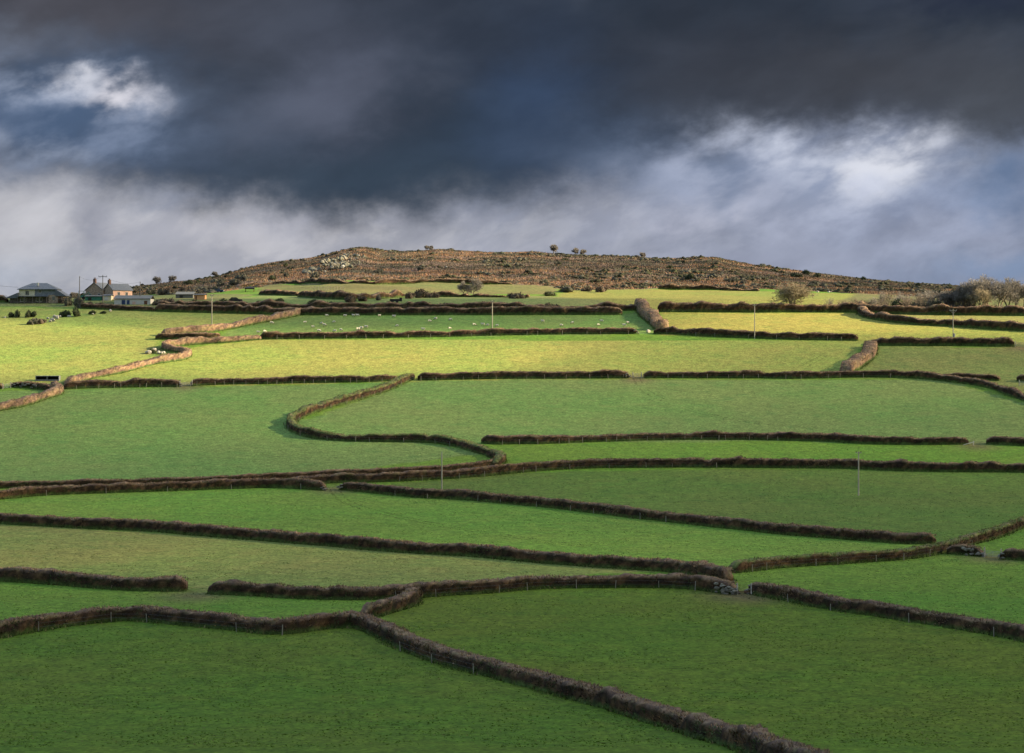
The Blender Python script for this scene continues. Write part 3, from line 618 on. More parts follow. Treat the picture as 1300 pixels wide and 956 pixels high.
fence('up18', .2, .9, 3, 'three posts at the foot of the thick orange-topped hedge', wire=False)
# paddock fence on the strip under the hill
fr = empty('fence', (0, 0, 0), 0, 'pale paddock fence on the straw-coloured strip under the tor', 'fence')
pp = [at(x, 369+.2*((x*7) % 5)) for x in range(396, 440, 4)]
for c in pp: MB().tube((c[0], c[1], c[2]-.2), (c[0], c[1], c[2]+1.6), .06, .06, 5).build('post', M_wood, fr)
mb = MB()
for a_, b_ in zip(pp[:-1], pp[1:]):
    for hh in (.6, 1.2): mb.tube(a_+(0, 0, hh), b_+(0, 0, hh), .02, .02, 4)
mb.build('wire', M_wire, fr)
def gate(p0, p1, label, ht=1.15, m_=M_galv, posts=True):
    a_ = at(*p0); b_ = at(*p1); r = empty('field_gate', tuple(a_), 0, label, 'gate'); d = b_-a_; mb = MB(); hh = np.linspace(.25, ht, 5)
    for z in hh: mb.tube((0, 0, z), (d[0], d[1], d[2]+z), .02, .02, 5)
    for k in (0, .5, 1): mb.tube((d[0]*k, d[1]*k, d[2]*k+.2), (d[0]*k, d[1]*k, d[2]*k+ht), .02, .02, 5)
    mb.tube((0, 0, .25), (d[0]*.5, d[1]*.5, d[2]*.5+ht), .018, .018, 5); mb.build('gate_frame', m_, r)
    if posts:
        for k in (-.06, 1.06): MB().tube((d[0]*k, d[1]*k, d[2]*k-.3), (d[0]*k, d[1]*k, d[2]*k+1.5), .11, .10, 7).build('gate_post', M_stone2, r)
gate((804, 480), (814, 480), 'metal gate in the hedge gap below the sunlit field')
gate((229, 491), (243, 490), 'low rail gate in the stony gap of the left hedge', ht=.95)
gate((4, 494), (13, 492.5), 'grey gate at the left edge, left of the stone patch')
gate((1289.5, 440), (1302, 440.5), 'pale metal gate at the right edge below the yellow strip')
gate((1295, 490), (1312, 491), 'white gate beside a pale post at the right edge', m_=M_white)
gate((1251, 707.5), (1270, 709.5), 'gate in the gap between stone-faced stub and right edge hedge', ht=1.0)
gate((937, 755), (953, 755), 'low gate between the stone hedge end and the straight hedge', ht=.5, m_=M_rust)
a_ = at(1223, 565.5); r = MB().tube((0, 0, .1), (2.4, .3, .75), .07, .06, 6).tube((2.2, .3, -.2), (2.2, .3, .9), .08, .08, 6).build('fallen_rail', M_white); r.location = tuple(a_)
tag(r, 'pale fallen rail leaning at the gap in the right middle hedge', 'rail')

# ------------------------------------------------------------------ poles
def upole(px, py, hpx, label, kind='plain', m_=None, D=None):
    c = at(px, py, D); hh = hpx/F*c[1]; r = empty('utility_pole', (c[0], c[1], c[2]), 0, label, 'utility pole'); m_ = m_ or M_pole
    MB().tube((0, 0, -.5), (0, 0, hh), .14, .10, 10).build('pole', m_, r)
    if kind == 'plain': MB().tube((0, 0, hh), (0, 0, hh+.25), .07, .05, 6).build('cap', M_galv, r)
    if kind in ('cross', 'vee', 'small'):
        wd = {'cross': 1.3, 'vee': .95, 'small': .55}[kind]; mb = MB().box(-wd, wd, -.07, .07, hh-.35, hh-.2)
        if kind == 'vee': mb.tube((-wd*.8, -.09, hh-.3), (0, -.09, hh-1.1), .04, .04, 4).tube((wd*.8, -.09, hh-.3), (0, -.09, hh-1.1), .04, .04, 4)
        mb.build('crossarm', m_, r)
        for x in ((-wd+.1, 0, wd-.1) if kind != 'small' else (-.45, .45)):
            zb_ = hh-.2 if x else hh
            MB().tube((x, 0, zb_), (x, 0, zb_+.22), .05, .08, 7).build('insulator', M_stone2 if kind == 'vee' else M_dark, r)
    return r, c, hh
P1 = upole(269, 415, 41, 'pale pole beside the tan hedge on the left', 'small')
P2 = upole(625, 424.5, 43, 'white pole standing in the sheep field hedge', 'small')
P3 = upole(958, 430, 44, 'white pole at the yellow strip right of centre', 'small')
P4 = upole(561, 630, 55, 'grey pole without crossarm beside the slanting hedge', 'plain')
P5 = upole(1090, 629, 56, 'slender pale pole alone in the right middle field', 'small')
P6 = upole(1210, 438, 45, 'pole with wide insulated crossarm and transformer at right', 'vee')
MB().tube((.28, -.1, 2.2), (.28, -.1, 3.1), .26, .26, 10).build('transformer', M_galv, P6[0])
P7 = upole(101, 384, 33, 'dark plain pole between the two farmhouses', 'plain', M_pole2)
P8 = upole(130.5, 384, 34, 'dark pole with wide crossarm before the stone farmhouse', 'cross', M_pole2)
P9 = upole(178, 385, 27, 'thin pole behind the long white barn', 'plain', M_pole2)
def wire_line(A, B, label, sag=1.2, r=.022):
    mb = MB(); n = 12; A = np.array(A); B = np.array(B); Q = [A+(B-A)*k/n-np.array([0, 0, sag*4*(k/n)*(1-k/n)]) for k in range(n+1)]
    for a_, b_ in zip(Q[:-1], Q[1:]): mb.tube(a_, b_, r, r, 4)
    tag(mb.build('power_line', M_wire), label, 'power line')
tp = lambda P, dz=0: P[1]+np.array([0, 0, P[2]+dz])
wire_line(tp(P7), tp(P8), 'sagging wire between the two dark farmhouse poles')
wire_line(tp(P8), tp(P9), 'wire from the crossarm pole to the pole behind the barn')
wire_line(tp(P1), tp(P2), 'thin wire from the pole by the tan hedge to the sheep field pole', 2.5, .012)
wire_line(tp(P2), tp(P3), 'thin wire from the sheep field pole to the yellow strip pole', 2.5, .012)
wire_line(tp(P3), tp(P6), 'thin wire from the yellow strip pole to the transformer pole', 2.0, .012)
hA = at(23, 384); wire_line(np.array([hA[0], hA[1], hA[2]+4.6]), at(-60, 384)+np.array([0, 0, 7.5]), 'wire reaching the cream bungalow from the left edge', .5, .03)

# ------------------------------------------------------------------ buildings
def window(par, x, z, ww, hh, y, ax='y', label=None):
    """a window on a wall facing -y (ax 'y') or +x (ax 'x')"""
    f = MB(); g_ = MB(); t_ = .07
    def bx(m, a, b, c, d, e, f2):
        m.box(a, b, c, d, e, f2) if ax == 'y' else m.box(-d, -c, a, b, e, f2)
    y2 = y if ax == 'y' else -y
    bx(f, x-ww/2-t_, x-ww/2, y2-.06, y2+.05, z-t_, z+hh+t_); bx(f, x+ww/2, x+ww/2+t_, y2-.06, y2+.05, z-t_, z+hh+t_)
    bx(f, x-ww/2, x+ww/2, y2-.06, y2+.05, z-t_, z); bx(f, x-ww/2, x+ww/2, y2-.06, y2+.05, z+hh, z+hh+t_); bx(f, x-.03, x+.03, y2-.05, y2+.04, z, z+hh)
    fo = f.build('window', M_white, par); bx(g_, x-ww/2, x+ww/2, y2-.02, y2+.03, z, z+hh); g_.build('pane', M_pane, fo)
# cream bungalow: hipped slate roof over the upper storey, lean-to roofs at both ends
c = at(47, 384.5); s = c[1]/F
A = empty('bungalow', tuple(c), 0, 'cream and grey bungalow with hipped slate roof and lean-to ends', 'house')
X = lambda px: (px-47)*s
Z = lambda py: (384.5-py)*s
mb = MB().box(X(24), X(44), 0, 7, Z(376), Z(367)); mb.build('cream_wall', M_cream, A)
MB().box(X(44)+.003, X(71), .15, 7, Z(376), Z(367)).build('grey_wall', M_greywall, A)
MB().box(X(13), X(62), -.4, 7.2, -1, Z(376)-.003).build('lower_wall', M_lowwall, A)
MB().box(X(62)+.003, X(81), -.6, 6.5, -1, Z(374.5)).build('tan_wing_wall', M_tanwall, A)
def hip(x0, x1, y0, y1, z0, rx0, rx1, z1, name='roof', m_=M_slate, par=A):
    ym = (y0+y1)/2
    return MB().poly([(x0, y0, z0), (x1, y0, z0), (x1, y1, z0), (x0, y1, z0), (rx0, ym, z1), (rx1, ym, z1), (x0, y0, z0-.15), (x1, y0, z0-.15), (x1, y1, z0-.15), (x0, y1, z0-.15)],
                     [(0, 1, 5, 4), (1, 2, 5), (2, 3, 4, 5), (3, 0, 4), (0, 6, 7, 1), (1, 7, 8, 2), (2, 8, 9, 3), (3, 9, 6, 0), (6, 9, 8, 7)]).build(name, m_, par)
rf = hip(X(22), X(73), -.6, 7.6, Z(367), X(38), X(57), Z(359))
MB().box(X(47)-.25, X(47)+.25, 1.0, 1.5, Z(362.5), Z(358.8)).build('flue', M_white, rf)
# lean-to roofs, left and right
MB().poly([(X(8), -1.2, Z(378)), (X(24)-.01, -1.2, Z(378)), (X(24)-.01, 7.5, Z(371.5)), (X(8), 7.5, Z(378)), (X(24)-.01, -1.2, Z(371.5)), (X(8), -1.2, Z(378.6)), (X(24)-.01, -1.2, Z(378.6)), (X(24)-.01, 7.5, Z(378.6)), (X(8), 7.5, Z(378.6))],
          [(0, 4, 2, 3), (0, 5, 6, 4), (3, 2, 7, 8), (0, 3, 8, 5), (5, 8, 7, 6), (4, 6, 7, 2)]).build('lean_to_roof', M_slate, A)
MB().poly([(X(71)+.01, -1.0, Z(367.2)), (X(84), -1.0, Z(375.3)), (X(84), 7.4, Z(375.3)), (X(71)+.01, 7.4, Z(367.2)), (X(71)+.01, -1.0, Z(376)), (X(84), -1.0, Z(376)), (X(84), 7.4, Z(376)), (X(71)+.01, 7.4, Z(376))],
          [(0, 1, 2, 3), (0, 4, 5, 1), (1, 5, 6, 2), (2, 6, 7, 3), (3, 7, 4, 0), (4, 7, 6, 5)]).build('lean_to_roof', M_slate, A)
MB().box(X(22), X(62), -2.0, -.42, Z(376.6), Z(376)-.01).build('veranda_roof', M_slate, A)
for x in (24, 33, 43, 52, 61): MB().tube((X(x), -1.9, -.5), (X(x), -1.9, Z(376.7)), .07, .07, 6).build('veranda_post', M_pole2, A)
window(A, X(34.5), Z(374.5), 1.0, 1.2, 0); window(A, X(50.5), Z(371.5), .8, .7, .15); window(A, X(68.5), Z(381), .7, 1.1, -.6); window(A, X(30), .4, 1.6, 1.1, -.4); window(A, X(50), .4, 1.8, 1.1, -.4)
MB().box(X(76)-.45, X(76)+.45, -.66, -.55, -.2, 1.9).build('door', M_rust, A)

# stone farmhouse: two gabled blocks turned to the view, brick chimneys
c = at(136, 383, 724); c[2] = ZC+(YH-383.5)/F*724
B = empty('stone_farmhouse', tuple(c), 0, 'tan stone farmhouse with two gables, brick chimneys and a pink end wing', 'house')
def block(px, wd, ln, eave, ridge, wallm, rot, dyy=0, ch=True, name='gable_wall'):
    g_ = empty('wing', ((px-136)*724/F, dyy, 0), rot); g_.parent = B
    p_ = MB().prism([(-wd/2, -1.5), (wd/2, -1.5), (wd/2, eave), (0, ridge), (-wd/2, eave)], 0, ln).build(name, wallm, g_)
    rt = .14; ov = .3; sl_ = (ridge-eave)/(wd/2)
    MB().prism([(-wd/2-ov, eave-ov*sl_+.02), (0, ridge+.02), (wd/2+ov, eave-ov*sl_+.02), (wd/2+ov, eave-ov*sl_+.02+rt), (0, ridge+.02+rt), (-wd/2-ov, eave-ov*sl_+.02+rt)], -.25, ln+.25).build('roof', M_slate, g_)
    if ch:
        cq = MB().box(-.42, .42, .1, .8, ridge-.5, ridge+1.25).build('chimney', M_brick, g_)
        for x in (-.18, .18): MB().tube((x, .45, ridge+1.25), (x, .45, ridge+1.65), .11, .09, 7).build('chimney_pot', M_rust, g_)
    return g_
g1 = block(119.5, 5.9, 8, 3.7, 5.9, M_tanwall, -.30, 0)
g2 = block(138.5, 4.6, 7.4, 3.7, 5.5, M_tanwall, -.75, -1.6)
window(g1, 1.7, 1.6, .7, 1.0, 0); window(g1, -1.3, 1.5, .8, 1.0, 0)
# pink rendered long side of the right block
MB().box(2.305, 2.36, .05, 7.35, -1.4, 3.62).build('pink_side_wall', M_pink, g2)
window(g2, 2.2, 1.9, .8, 1.1, 2.37, 'x'); window(g2, 5.2, 1.9, .8, 1.1, 2.37, 'x')
def simple_building(name, px0, px1, py0, pyt, D, label, cat, wallm, roofm, depth=5, roofpx=2.5, shed=True, doors=(), rot=0):
    c_ = at((px0+px1)/2, py0); s_ = c_[1]/F; wd = (px1-px0)*s_; hh = (py0-pyt)*s_; rh = roofpx*s_
    r = empty(name, tuple(c_), rot, label, cat)
    MB().prism([(-wd/2, -1.5), (wd/2, -1.5), (wd/2, hh), (-wd/2, hh)], 0, depth).build('wall', wallm, r)
    MB().poly([(-wd/2-.2, -.3, hh+.02), (wd/2+.2, -.3, hh+.02), (wd/2+.2, depth*.55, hh+rh), (-wd/2-.2, depth*.55, hh+rh), (wd/2+.2, depth+.3, hh+.02), (-wd/2-.2, depth+.3, hh+.02),
               (-wd/2-.2, -.3, hh+.12), (wd/2+.2, -.3, hh+.12), (wd/2+.2, depth*.55, hh+rh+.1), (-wd/2-.2, depth*.55, hh+rh+.1), (wd/2+.2, depth+.3, hh+.12), (-wd/2-.2, depth+.3, hh+.12)],
              [(6, 7, 8, 9), (9, 8, 10, 11), (0, 3, 2, 1), (3, 5, 4, 2), (0, 1, 7, 6), (1, 2, 8, 7), (2, 4, 10, 8), (4, 5, 11, 10), (5, 3, 9, 11), (3, 0, 6, 9)]).build('roof', roofm, r)
    for (a_, b_, zt, dm, nm) in doors: MB().box((a_-(px0+px1)/2)*s_, (b_-(px0+px1)/2)*s_, -.07, .05, -.3, zt).build(nm, dm, r)
    return r
simple_building('green_shed', 108, 129, 381.5, 376.5, 728, 'long green painted shed before the stone farmhouse gable', 'shed', M_green, M_tin, 4, 1.5, doors=((112, 116, .95, M_dark, 'door'),))
simple_building('garage', 131, 141, 381.5, 375.5, 729, 'small outbuilding with a bright white door under the farmhouse', 'garage', M_cream, M_slate, 4, 1.5, doors=((133, 137.5, 1.15, M_white, 'door'),))
simple_building('long_barn', 145, 191, 386.5, 379.5, 722, 'long low white barn with dark tin roof and blue doors', 'barn', M_white, M_tin, 7, 4.5, doors=((154.5, 159, 1.35, M_blue, 'door'), (161, 164.5, 1.3, M_blue, 'door'), (183, 187, 1.1, M_rust, 'door'), (168, 172, .8, M_pink, 'hatch')))
simple_building('timber_shed', 246, 260, 380.5, 374.5, 748, 'small orange timber shed catching the sun', 'shed', M_orange, M_tin, 4, 1.2, doors=((248, 250, 1.2, M_rust, 'door'),))
simple_building('dark_barn', 223, 245, 378.5, 374, 758, 'low dark barn just left of the orange shed', 'barn', M_tin, M_tin, 7, 3.5, doors=((228, 232, .9, M_dark, 'door'),))
# green machine by the shed
c = at(103, 381.5, 722); r = empty('loader_frame', tuple(c), 0, 'green framed farm loader parked left of the green shed', 'farm loader')
MB().box(-.9, .9, 0, 1.4, .5, 1.2).build('body', M_green, r); mb = MB()
for x in (-.85, .85):
    for y in (.05, 1.3): mb.tube((x, y, 1.2), (x*.85, y, 2.5), .07, .07, 5)
mb.box(-.85, .85, 0, 1.35, 2.5, 2.6).tube((.9, .6, .9), (2.2, .5, 2.2), .09, .09, 5).tube((2.2, .5, 2.2), (2.9, .5, 1.0), .09, .09, 5); mb.build('cab_frame', M_green, r)
for x in (-.7, .7): MB().tube((x, -.15, .45), (x, .15, .45), .5, .5, 14).build('wheel', M_tyre, r)
# feed shelter with two dark openings
c = at(60, 483.7); r = empty('feed_shelter', tuple(c), .0, 'grey metal feed shelter with two dark openings and a pale roof', 'shelter')
wd = 30/F*c[1]/2; MB().box(-wd, wd, -.1, 1.9, 1.18, 1.28).build('roof', M_galv, r)
mb = MB().box(-wd, wd, 1.8, 1.9, -.2, 1.17); mb.build('back_wall', M_dark, r)  # black back wall and trough: shade inside the shelter put into colour
for x in (-wd, -.1, wd-.14): MB().box(x, x+.14, -.08, 1.79, -.3, 1.17).build('end_panel', M_galv, r)
MB().box(-wd+.15, wd-.15, .3, 1.75, -.3, .15).build('trough', M_dark, r)
MB().box(-wd+.15, wd-.15, -.05, .0, .1, .34).build('front_rail', M_galv, r)
# small things on the farm
def car(px, py, rz, label, D=None, m_=M_car, sc_=1.0):
    c_ = at(px, py, D); r = empty('parked_car', tuple(c_), rz, label, 'car')
    MB().prism([(-2.1, .35), (2.1, .35), (2.1, .75), (1.95, .95), (1.1, 1.0), (-1.9, 1.0), (-2.1, .8)], -.85, .85).build('body', m_, r)
    MB().prism([(-1.7, 1.0), (1.0, 1.0), (.4, 1.48), (-1.3, 1.5)], -.75, .75).build('cabin', M_pane, r)
    MB().box(-1.25, .35, -.72, .72, 1.5, 1.55).build('roof', m_, r)
    for x in (-1.3, 1.3):
        for y in (-.86, .68): MB().tube((x, y, .33), (x, y+.2, .33), .33, .33, 14).build('wheel', M_tyre, r)
    for y in (-.6, .6): MB().box(2.08, 2.14, y-.2, y+.2, .65, .85).build('headlight', M_white, r)
    return r
car(299, 384, .1, 'dark car with pale ends parked below the scrub on the left', m_=M_dark)
car(276, 371.5, .0, 'small dark vehicle parked above the orange shed', m_=M_blue)
c = at(317, 370.5); r = empty('cattle_feeder', tuple(c), 0, 'black roofed feeder on legs in the small green paddock', 'feeder')
MB().box(-1.6, 1.6, -.8, .8, .9, 1.25).poly([(-1.7, -.9, 1.26), (1.7, -.9, 1.26), (1.7, .9, 1.26), (-1.7, .9, 1.26), (-.4, 0, 1.75), (.8, 0, 1.75)], [(0, 1, 5, 4), (1, 2, 5), (2, 3, 4, 5), (3, 0, 4), (3, 2, 1, 0)]).build('hopper', M_dark, r)
for x in (-1.4, 1.4):
    for y in (-.7, .7): MB().tube((x, y, -.1), (x, y, .95), .06, .06, 5).build('leg', M_rust, r)
c = at(503, 384.5); r = empty('farm_trailer', tuple(c), 0, 'black farm trailer with raised end box on the green strip', 'trailer')
MB().box(-1.9, 1.0, -.9, .9, .45, 1.15).build('bed', M_dark, r); MB().box(1.02, 1.75, -.6, .6, .45, 1.55).build('end_box', M_dark, r)
for x in (-1.1, .3): MB().tube((x, -1.05, .4), (x, -.85, .4), .4, .4, 14).build('wheel', M_tyre, r)
MB().tube((-1.9, 0, .5), (-2.9, 0, .4), .05, .05, 5).build('drawbar', M_rust, r)

# ------------------------------------------------------------------ bare trees
def bare_tree(seed, ht, spread, label, loc, trunks=1, bark=M_bark, lean=0.0, fine=1.0, lv=4, rmin=.016):
    r = np.random.default_rng(seed); root = empty('bare_tree', loc, 0, label, 'tree'); tm = MB(); segs = []; tips = []
    def grow(p, d, L, rad, lev):
        n = 3 if lev < 3 else 2
        for k in range(n):
            d2 = d+r.normal(size=3)*(.10+.06*lev); d2[2] += .03; d2 /= np.linalg.norm(d2); q = p+d2*L/n; ra = rad*(1-.3*k/n); rb = rad*(1-.3*(k+1)/n)
            if lev <= 1: tm.tube(p, q, ra, rb, 6)
            else: segs.append((p, q, ra, rb, lev))
            p = q; d = d2
            if lev < lv and (k > 0 or lev > 0):
                for _ in range(1 if lev == 0 else 2):
                    s_ = r.normal(size=3); s_[2] = abs(s_[2])*.5; s_ -= s_.dot(d)*d; s_ /= np.linalg.norm(s_)
                    d3 = d*.75+s_*r.uniform(.5, 1.0)*spread; d3 /= np.linalg.norm(d3); grow(p, d3, L*r.uniform(.55, .72), rb*.6, lev+1)
        if lev >= lv: tips.append((p, d))
        else:
            for _ in range(3 if lev == 0 else 2):
                s_ = r.normal(size=3); d3 = d+s_*.42*spread; d3 /= np.linalg.norm(d3); grow(p, d3, L*r.uniform(.6, .75), rb*.7, lev+1)
    for k in range(trunks):
        a_ = r.uniform(0, 6.28); d = np.array([math.cos(a_)*.25*(trunks > 1)+lean, math.sin(a_)*.25*(trunks > 1), 1.0]); d /= np.linalg.norm(d)
        grow(np.array([math.cos(a_)*.3*(trunks > 1), math.sin(a_)*.3*(trunks > 1), -.3]), d, ht*.36, ht*.024, 0)
    tm.build('trunk', bark if ht < 9 else M_paleb, root)
    # limbs and twigs: three-sided slivers
    A_ = np.array([s_[0] for s_ in segs]); B_ = np.array([s_[1] for s_ in segs]); ra = np.maximum(np.array([s_[2] for s_ in segs]), rmin); rb = np.maximum(np.array([s_[3] for s_ in segs]), rmin*.7)
    TP = np.array([q[0] for q in tips]); TD = np.array([q[1] for q in tips]); k = max(1, int(round(3*fine)))
    C = np.repeat(TP, k, 0); Dv = np.repeat(TD, k, 0)+r.normal(size=(len(C), 3))*.55; Dv /= np.linalg.norm(Dv, axis=1)[:, None]; Lt = r.uniform(.35, .95, len(C))*ht/11
    A_ = np.concatenate([A_, C]); B_ = np.concatenate([B_, C+Dv*Lt[:, None]]); ra = np.concatenate([ra, np.full(len(C), rmin*.8)]); rb = np.concatenate([rb, np.full(len(C), rmin*.35)])
    d = B_-A_; d /= np.linalg.norm(d, axis=1)[:, None]+1e-9; u = np.cross(d, r.normal(size=d.shape)); u /= np.linalg.norm(u, axis=1)[:, None]+1e-9; v = np.cross(d, u)
    ring = [(math.cos(t_)*u+math.sin(t_)*v) for t_ in (0, 2.094, 4.189)]
    V_ = np.stack([A_+ra[:, None]*q for q in ring]+[B_+rb[:, None]*q for q in ring], 1).reshape(-1, 3)
    b = np.arange(len(A_))[:, None]*6; F_ = np.concatenate([b+np.array([[0, 1, 4, 3]]), b+np.array([[1, 2, 5, 4]]), b+np.array([[2, 0, 3, 5]])])
    # scale to the wanted height
    hh = V_[:, 2].max(); f_ = ht/hh
    link('crown', arr_mesh('crown', V_, F_, 4), M_barktw if bark is not M_paleb else M_paleb, root); root.scale = (f_, f_, f_)
    return root
def gtree(px, py, hpx, seed, spread, label, D=None, **k):
    c_ = at(px, py, D); return bare_tree(seed, hpx/F*c_[1], spread, label, tuple(c_), **k)
lone = gtree(1007, 394, 37, 5, 1.35, 'spreading pale bare tree alone above the yellow strip', trunks=3, bark=M_paleb, fine=1.6, lv=3, rmin=.034)
lone.scale = (lone.scale[0]*1.35, lone.scale[1]*1.2, lone.scale[2])
gtree(1258, 395, 46, 8, .95, 'tallest bare tree of the clump at the right', trunks=3, fine=1.2, lv=3, rmin=.034)
gtree(1234, 393, 42, 9, .95, 'bare tree on the left of the right-hand clump', trunks=3, fine=1.2, lv=3, rmin=.034)
gtree(1281, 391, 40, 12, .95, 'bare tree on the right of the right-hand clump', trunks=2, fine=1.2, lv=3, rmin=.034)
gtree(1246, 396, 34, 14, .8, 'thin pale-stemmed tree in front of the right-hand clump', trunks=2, bark=M_paleb, fine=1.4, lv=3, rmin=.034)
gtree(1219, 393, 36, 29, .95, 'bare tree leaning out at the left side of the clump', trunks=3, fine=1.2, lv=3, rmin=.034)
gtree(1291, 391, 36, 30, .95, 'bare tree between the clump and the right edge', trunks=2, fine=1.2, lv=3, rmin=.034)
gtree(1268, 393, 43, 27, .9, 'second tallest bare tree, just right of the tallest', trunks=2, fine=1.2, lv=3, rmin=.034)
gtree(1247, 390, 44, 28, .9, 'bare tree just left of the tallest in the clump', trunks=2, fine=1.2, lv=3, rmin=.034)
gtree(1300, 389, 30, 15, 1.0, 'bare tree cut off by the right edge', trunks=2, fine=1.4, lv=3, rmin=.034)
gtree(1222, 392, 30, 17, 1.0, 'small bare tree left of the right-hand clump', trunks=3, fine=1.4, lv=3, rmin=.034)
gtree(1204, 392, 24, 18, 1.1, 'low bare tree at the left foot of the right-hand clump', trunks=4, fine=1.4, lv=3, rmin=.034)
gtree(588, 376, 20, 21, 1.0, 'small dark tree, left of two under the hill', trunks=1, fine=3, lv=3, rmin=.04)
gtree(601, 376, 24, 22, 1.1, 'small leaning tree, right of two under the hill', trunks=1, lean=.15, fine=3, lv=3, rmin=.04)
def strees():
    L = [(701, 330.5, 12.5, 31, 'taller of the wind-shaped trees on the skyline'), (729, 331.5, 9.5, 32, 'round middle tree of three on the skyline'), (742, 331.5, 8, 33, 'right hand faint tree of three on the skyline'), (814, 333, 7, 34, 'lone dark little tree on the skyline right of centre'),
         (200, 366, 10, 35, 'leftmost rounded tree on the left skyline'), (220, 364, 9, 36, 'second small tree on the left skyline'), (274, 357, 8, 38, 'small tree on the slope above the orange shed'), (544, 326, 7, 41, 'tiny tree on the hump of the skyline'), (93, 378.5, 9, 42, 'grey bare tree between bungalow and plain pole')]
    for px, py, hp, sd, lb in L:
        k = (px-650)/F; D = 1000 if py < 362 else (900 if px > 150 else 735)
        if D != 735:
            zz = (H(k*MY, MY)-ZC)/MY; D = float(MY[np.argmax(np.where(MY > 760, zz, -9))])-2
        c_ = at(px, py, D); bare_tree(sd, hp/F*D*1.05, 1.15, lb, tuple(c_), trunks=2, fine=2, lv=3, rmin=.05, lean=.12)
strees()

# ------------------------------------------------------------------ bushes
def bush_mesh(seed, pal, n=520, core=.78):
    r = np.random.default_rng(seed); lob = r.normal(size=(6, 3)); lob[:, 2] = np.abs(lob[:, 2]); lob /= np.linalg.norm(lob, axis=1)[:, None]
    cs = lob*np.array([.62, .62, .22])+np.array([0, 0, .22]); cs[:3, 2] *= .5; rs = r.uniform(.32, .52, 6)
    i = r.integers(0, 6, n); d = r.normal(size=(n, 3)); d[:, 2] = np.abs(d[:, 2])*1.0-.25; d /= np.linalg.norm(d, axis=1)[:, None]
    C = cs[i]+d*rs[i][:, None]*r.uniform(core*.85, 1, (n, 1)); C[:, 2] = np.maximum(C[:, 2], .0); out = d+r.normal(size=(n, 3))*.5; out[:, 2] += .3; out /= np.linalg.norm(out, axis=1)[:, None]
    L = r.uniform(.10, .26, n); W_ = r.uniform(.05, .14, n); s_ = np.cross(out, r.normal(size=(n, 3))); s_ /= np.linalg.norm(s_, axis=1)[:, None]
    V_ = np.stack([C-s_*W_[:, None]/2, C+s_*W_[:, None]/2, C+out*L[:, None]], 1).reshape(-1, 3)
    col = np.repeat(pal[r.integers(0, len(pal), n)]*r.uniform(.7, 1.4, (n, 1)), 3, 0)
    # solid lobes inside
    import bmesh
    vs = [V_]; cl = [col]; idx = [np.arange(3*n)]; b = 3*n
    bm = bmesh.new(); bmesh.ops.create_icosphere(bm, subdivisions=2, radius=1.0); iv = np.array([v.co for v in bm.verts]); fa = np.array([[v.index for v in f.verts] for f in bm.faces]); bm.free()
    for c_, q in zip(cs, rs):
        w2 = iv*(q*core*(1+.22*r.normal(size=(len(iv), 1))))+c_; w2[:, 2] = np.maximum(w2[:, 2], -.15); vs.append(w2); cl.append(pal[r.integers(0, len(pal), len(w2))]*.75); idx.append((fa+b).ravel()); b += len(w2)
    return np.concatenate(vs), np.concatenate(idx), np.concatenate(cl)
EVG = np.array([[.035, .050, .022], [.05, .065, .028], [.028, .036, .020], [.065, .075, .035], [.045, .045, .028]])
BRB = np.array([[.085, .066, .052], [.11, .082, .060], [.065, .05, .042], [.13, .105, .07], [.08, .075, .05]])
GRB = np.array([[.10, .10, .075], [.075, .08, .06], [.12, .115, .085], [.085, .07, .055], [.06, .065, .045]])
BUSH = {}
for nm, pal in (('dark', EVG), ('brown', BRB), ('grey', GRB)):
    for k in range(3):
        v_, i_, c_ = bush_mesh(hash_ := 50+k+10*len(nm), pal); me = arr_mesh('bush', v_, i_, 3, c_); me.materials.append(M_scrub); BUSH[nm, k] = me
def bush(px, py, wpx, hpx, kind, label, group=None, D=None, name='bush', cat='bush'):
    c_ = at(px, py, D); s_ = c_[1]/F; o = bpy.data.objects.new(name, BUSH[kind, random.randrange(3)]); col_.objects.link(o)
    o.location = tuple(c_-np.array([0, 0, .1])); o.rotation_euler = (0, 0, random.uniform(0, 6.28)); o.scale = (wpx*s_/2*1.15, wpx*s_/2*.9, hpx*s_/.9); return tag(o, label, cat, group)
for a_ in [(13, 402.5, 11, 7, 'dark', 'small dark bush at the far left below the bungalow'), (21, 402.5, 14, 9, 'dark', 'rounded dark bush left of the pair below the bungalow'), (36, 402.5, 12, 9, 'dark', 'upright dark bush below the bungalow door'), (44, 402, 11, 8, 'dark', 'dark bush beside the upright one below the bungalow'),
           (43, 411.5, 15, 9, 'grey', 'olive bush in front of the rocks, shadow to its left'), (52, 411, 15, 8, 'brown', 'tan scrubby bush touching the front rocks'), (84, 402, 16, 8, 'dark', 'low dark bush right of the rocks'), (97, 402, 16, 12, 'dark', 'broad dark bush near the end of the garden'), (98, 391, 17, 14, 'grey', 'grey-green bush below the plain farm pole'), (88, 388, 15, 12, 'grey', 'greyish bush at the bungalow garden corner'),
           (80, 385, 12, 9, 'brown', 'brown bush against the bungalow wing'), (112, 388, 14, 6, 'brown', 'brown scrub below the green shed'), (128, 388.5, 22, 5, 'brown', 'long low scrub mound below the crossarm pole'), (118, 399, 10, 5, 'dark', 'low weed clump under the farm hedge'), (132, 398, 9, 4, 'dark', 'second low weed clump under the farm hedge'),
           (192, 448.5, 11, 6, 'dark', 'dark bush among the pale stones by the hooked hedge'),
           (163, 368.5, 7, 5, 'dark', 'small round bush on the skyline right of the farmhouse'), (240, 362, 13, 6, 'dark', 'dark bush on the left skyline'), (251, 360, 9, 5, 'dark', 'smaller dark bush touching the left skyline bush'),
           (363, 338.5, 7, 5, 'dark', 'lone bush on the skyline left of the tor'), (880, 372, 0.1, .1, 'dark', None)]:
    if a_[5]: bush(*a_)
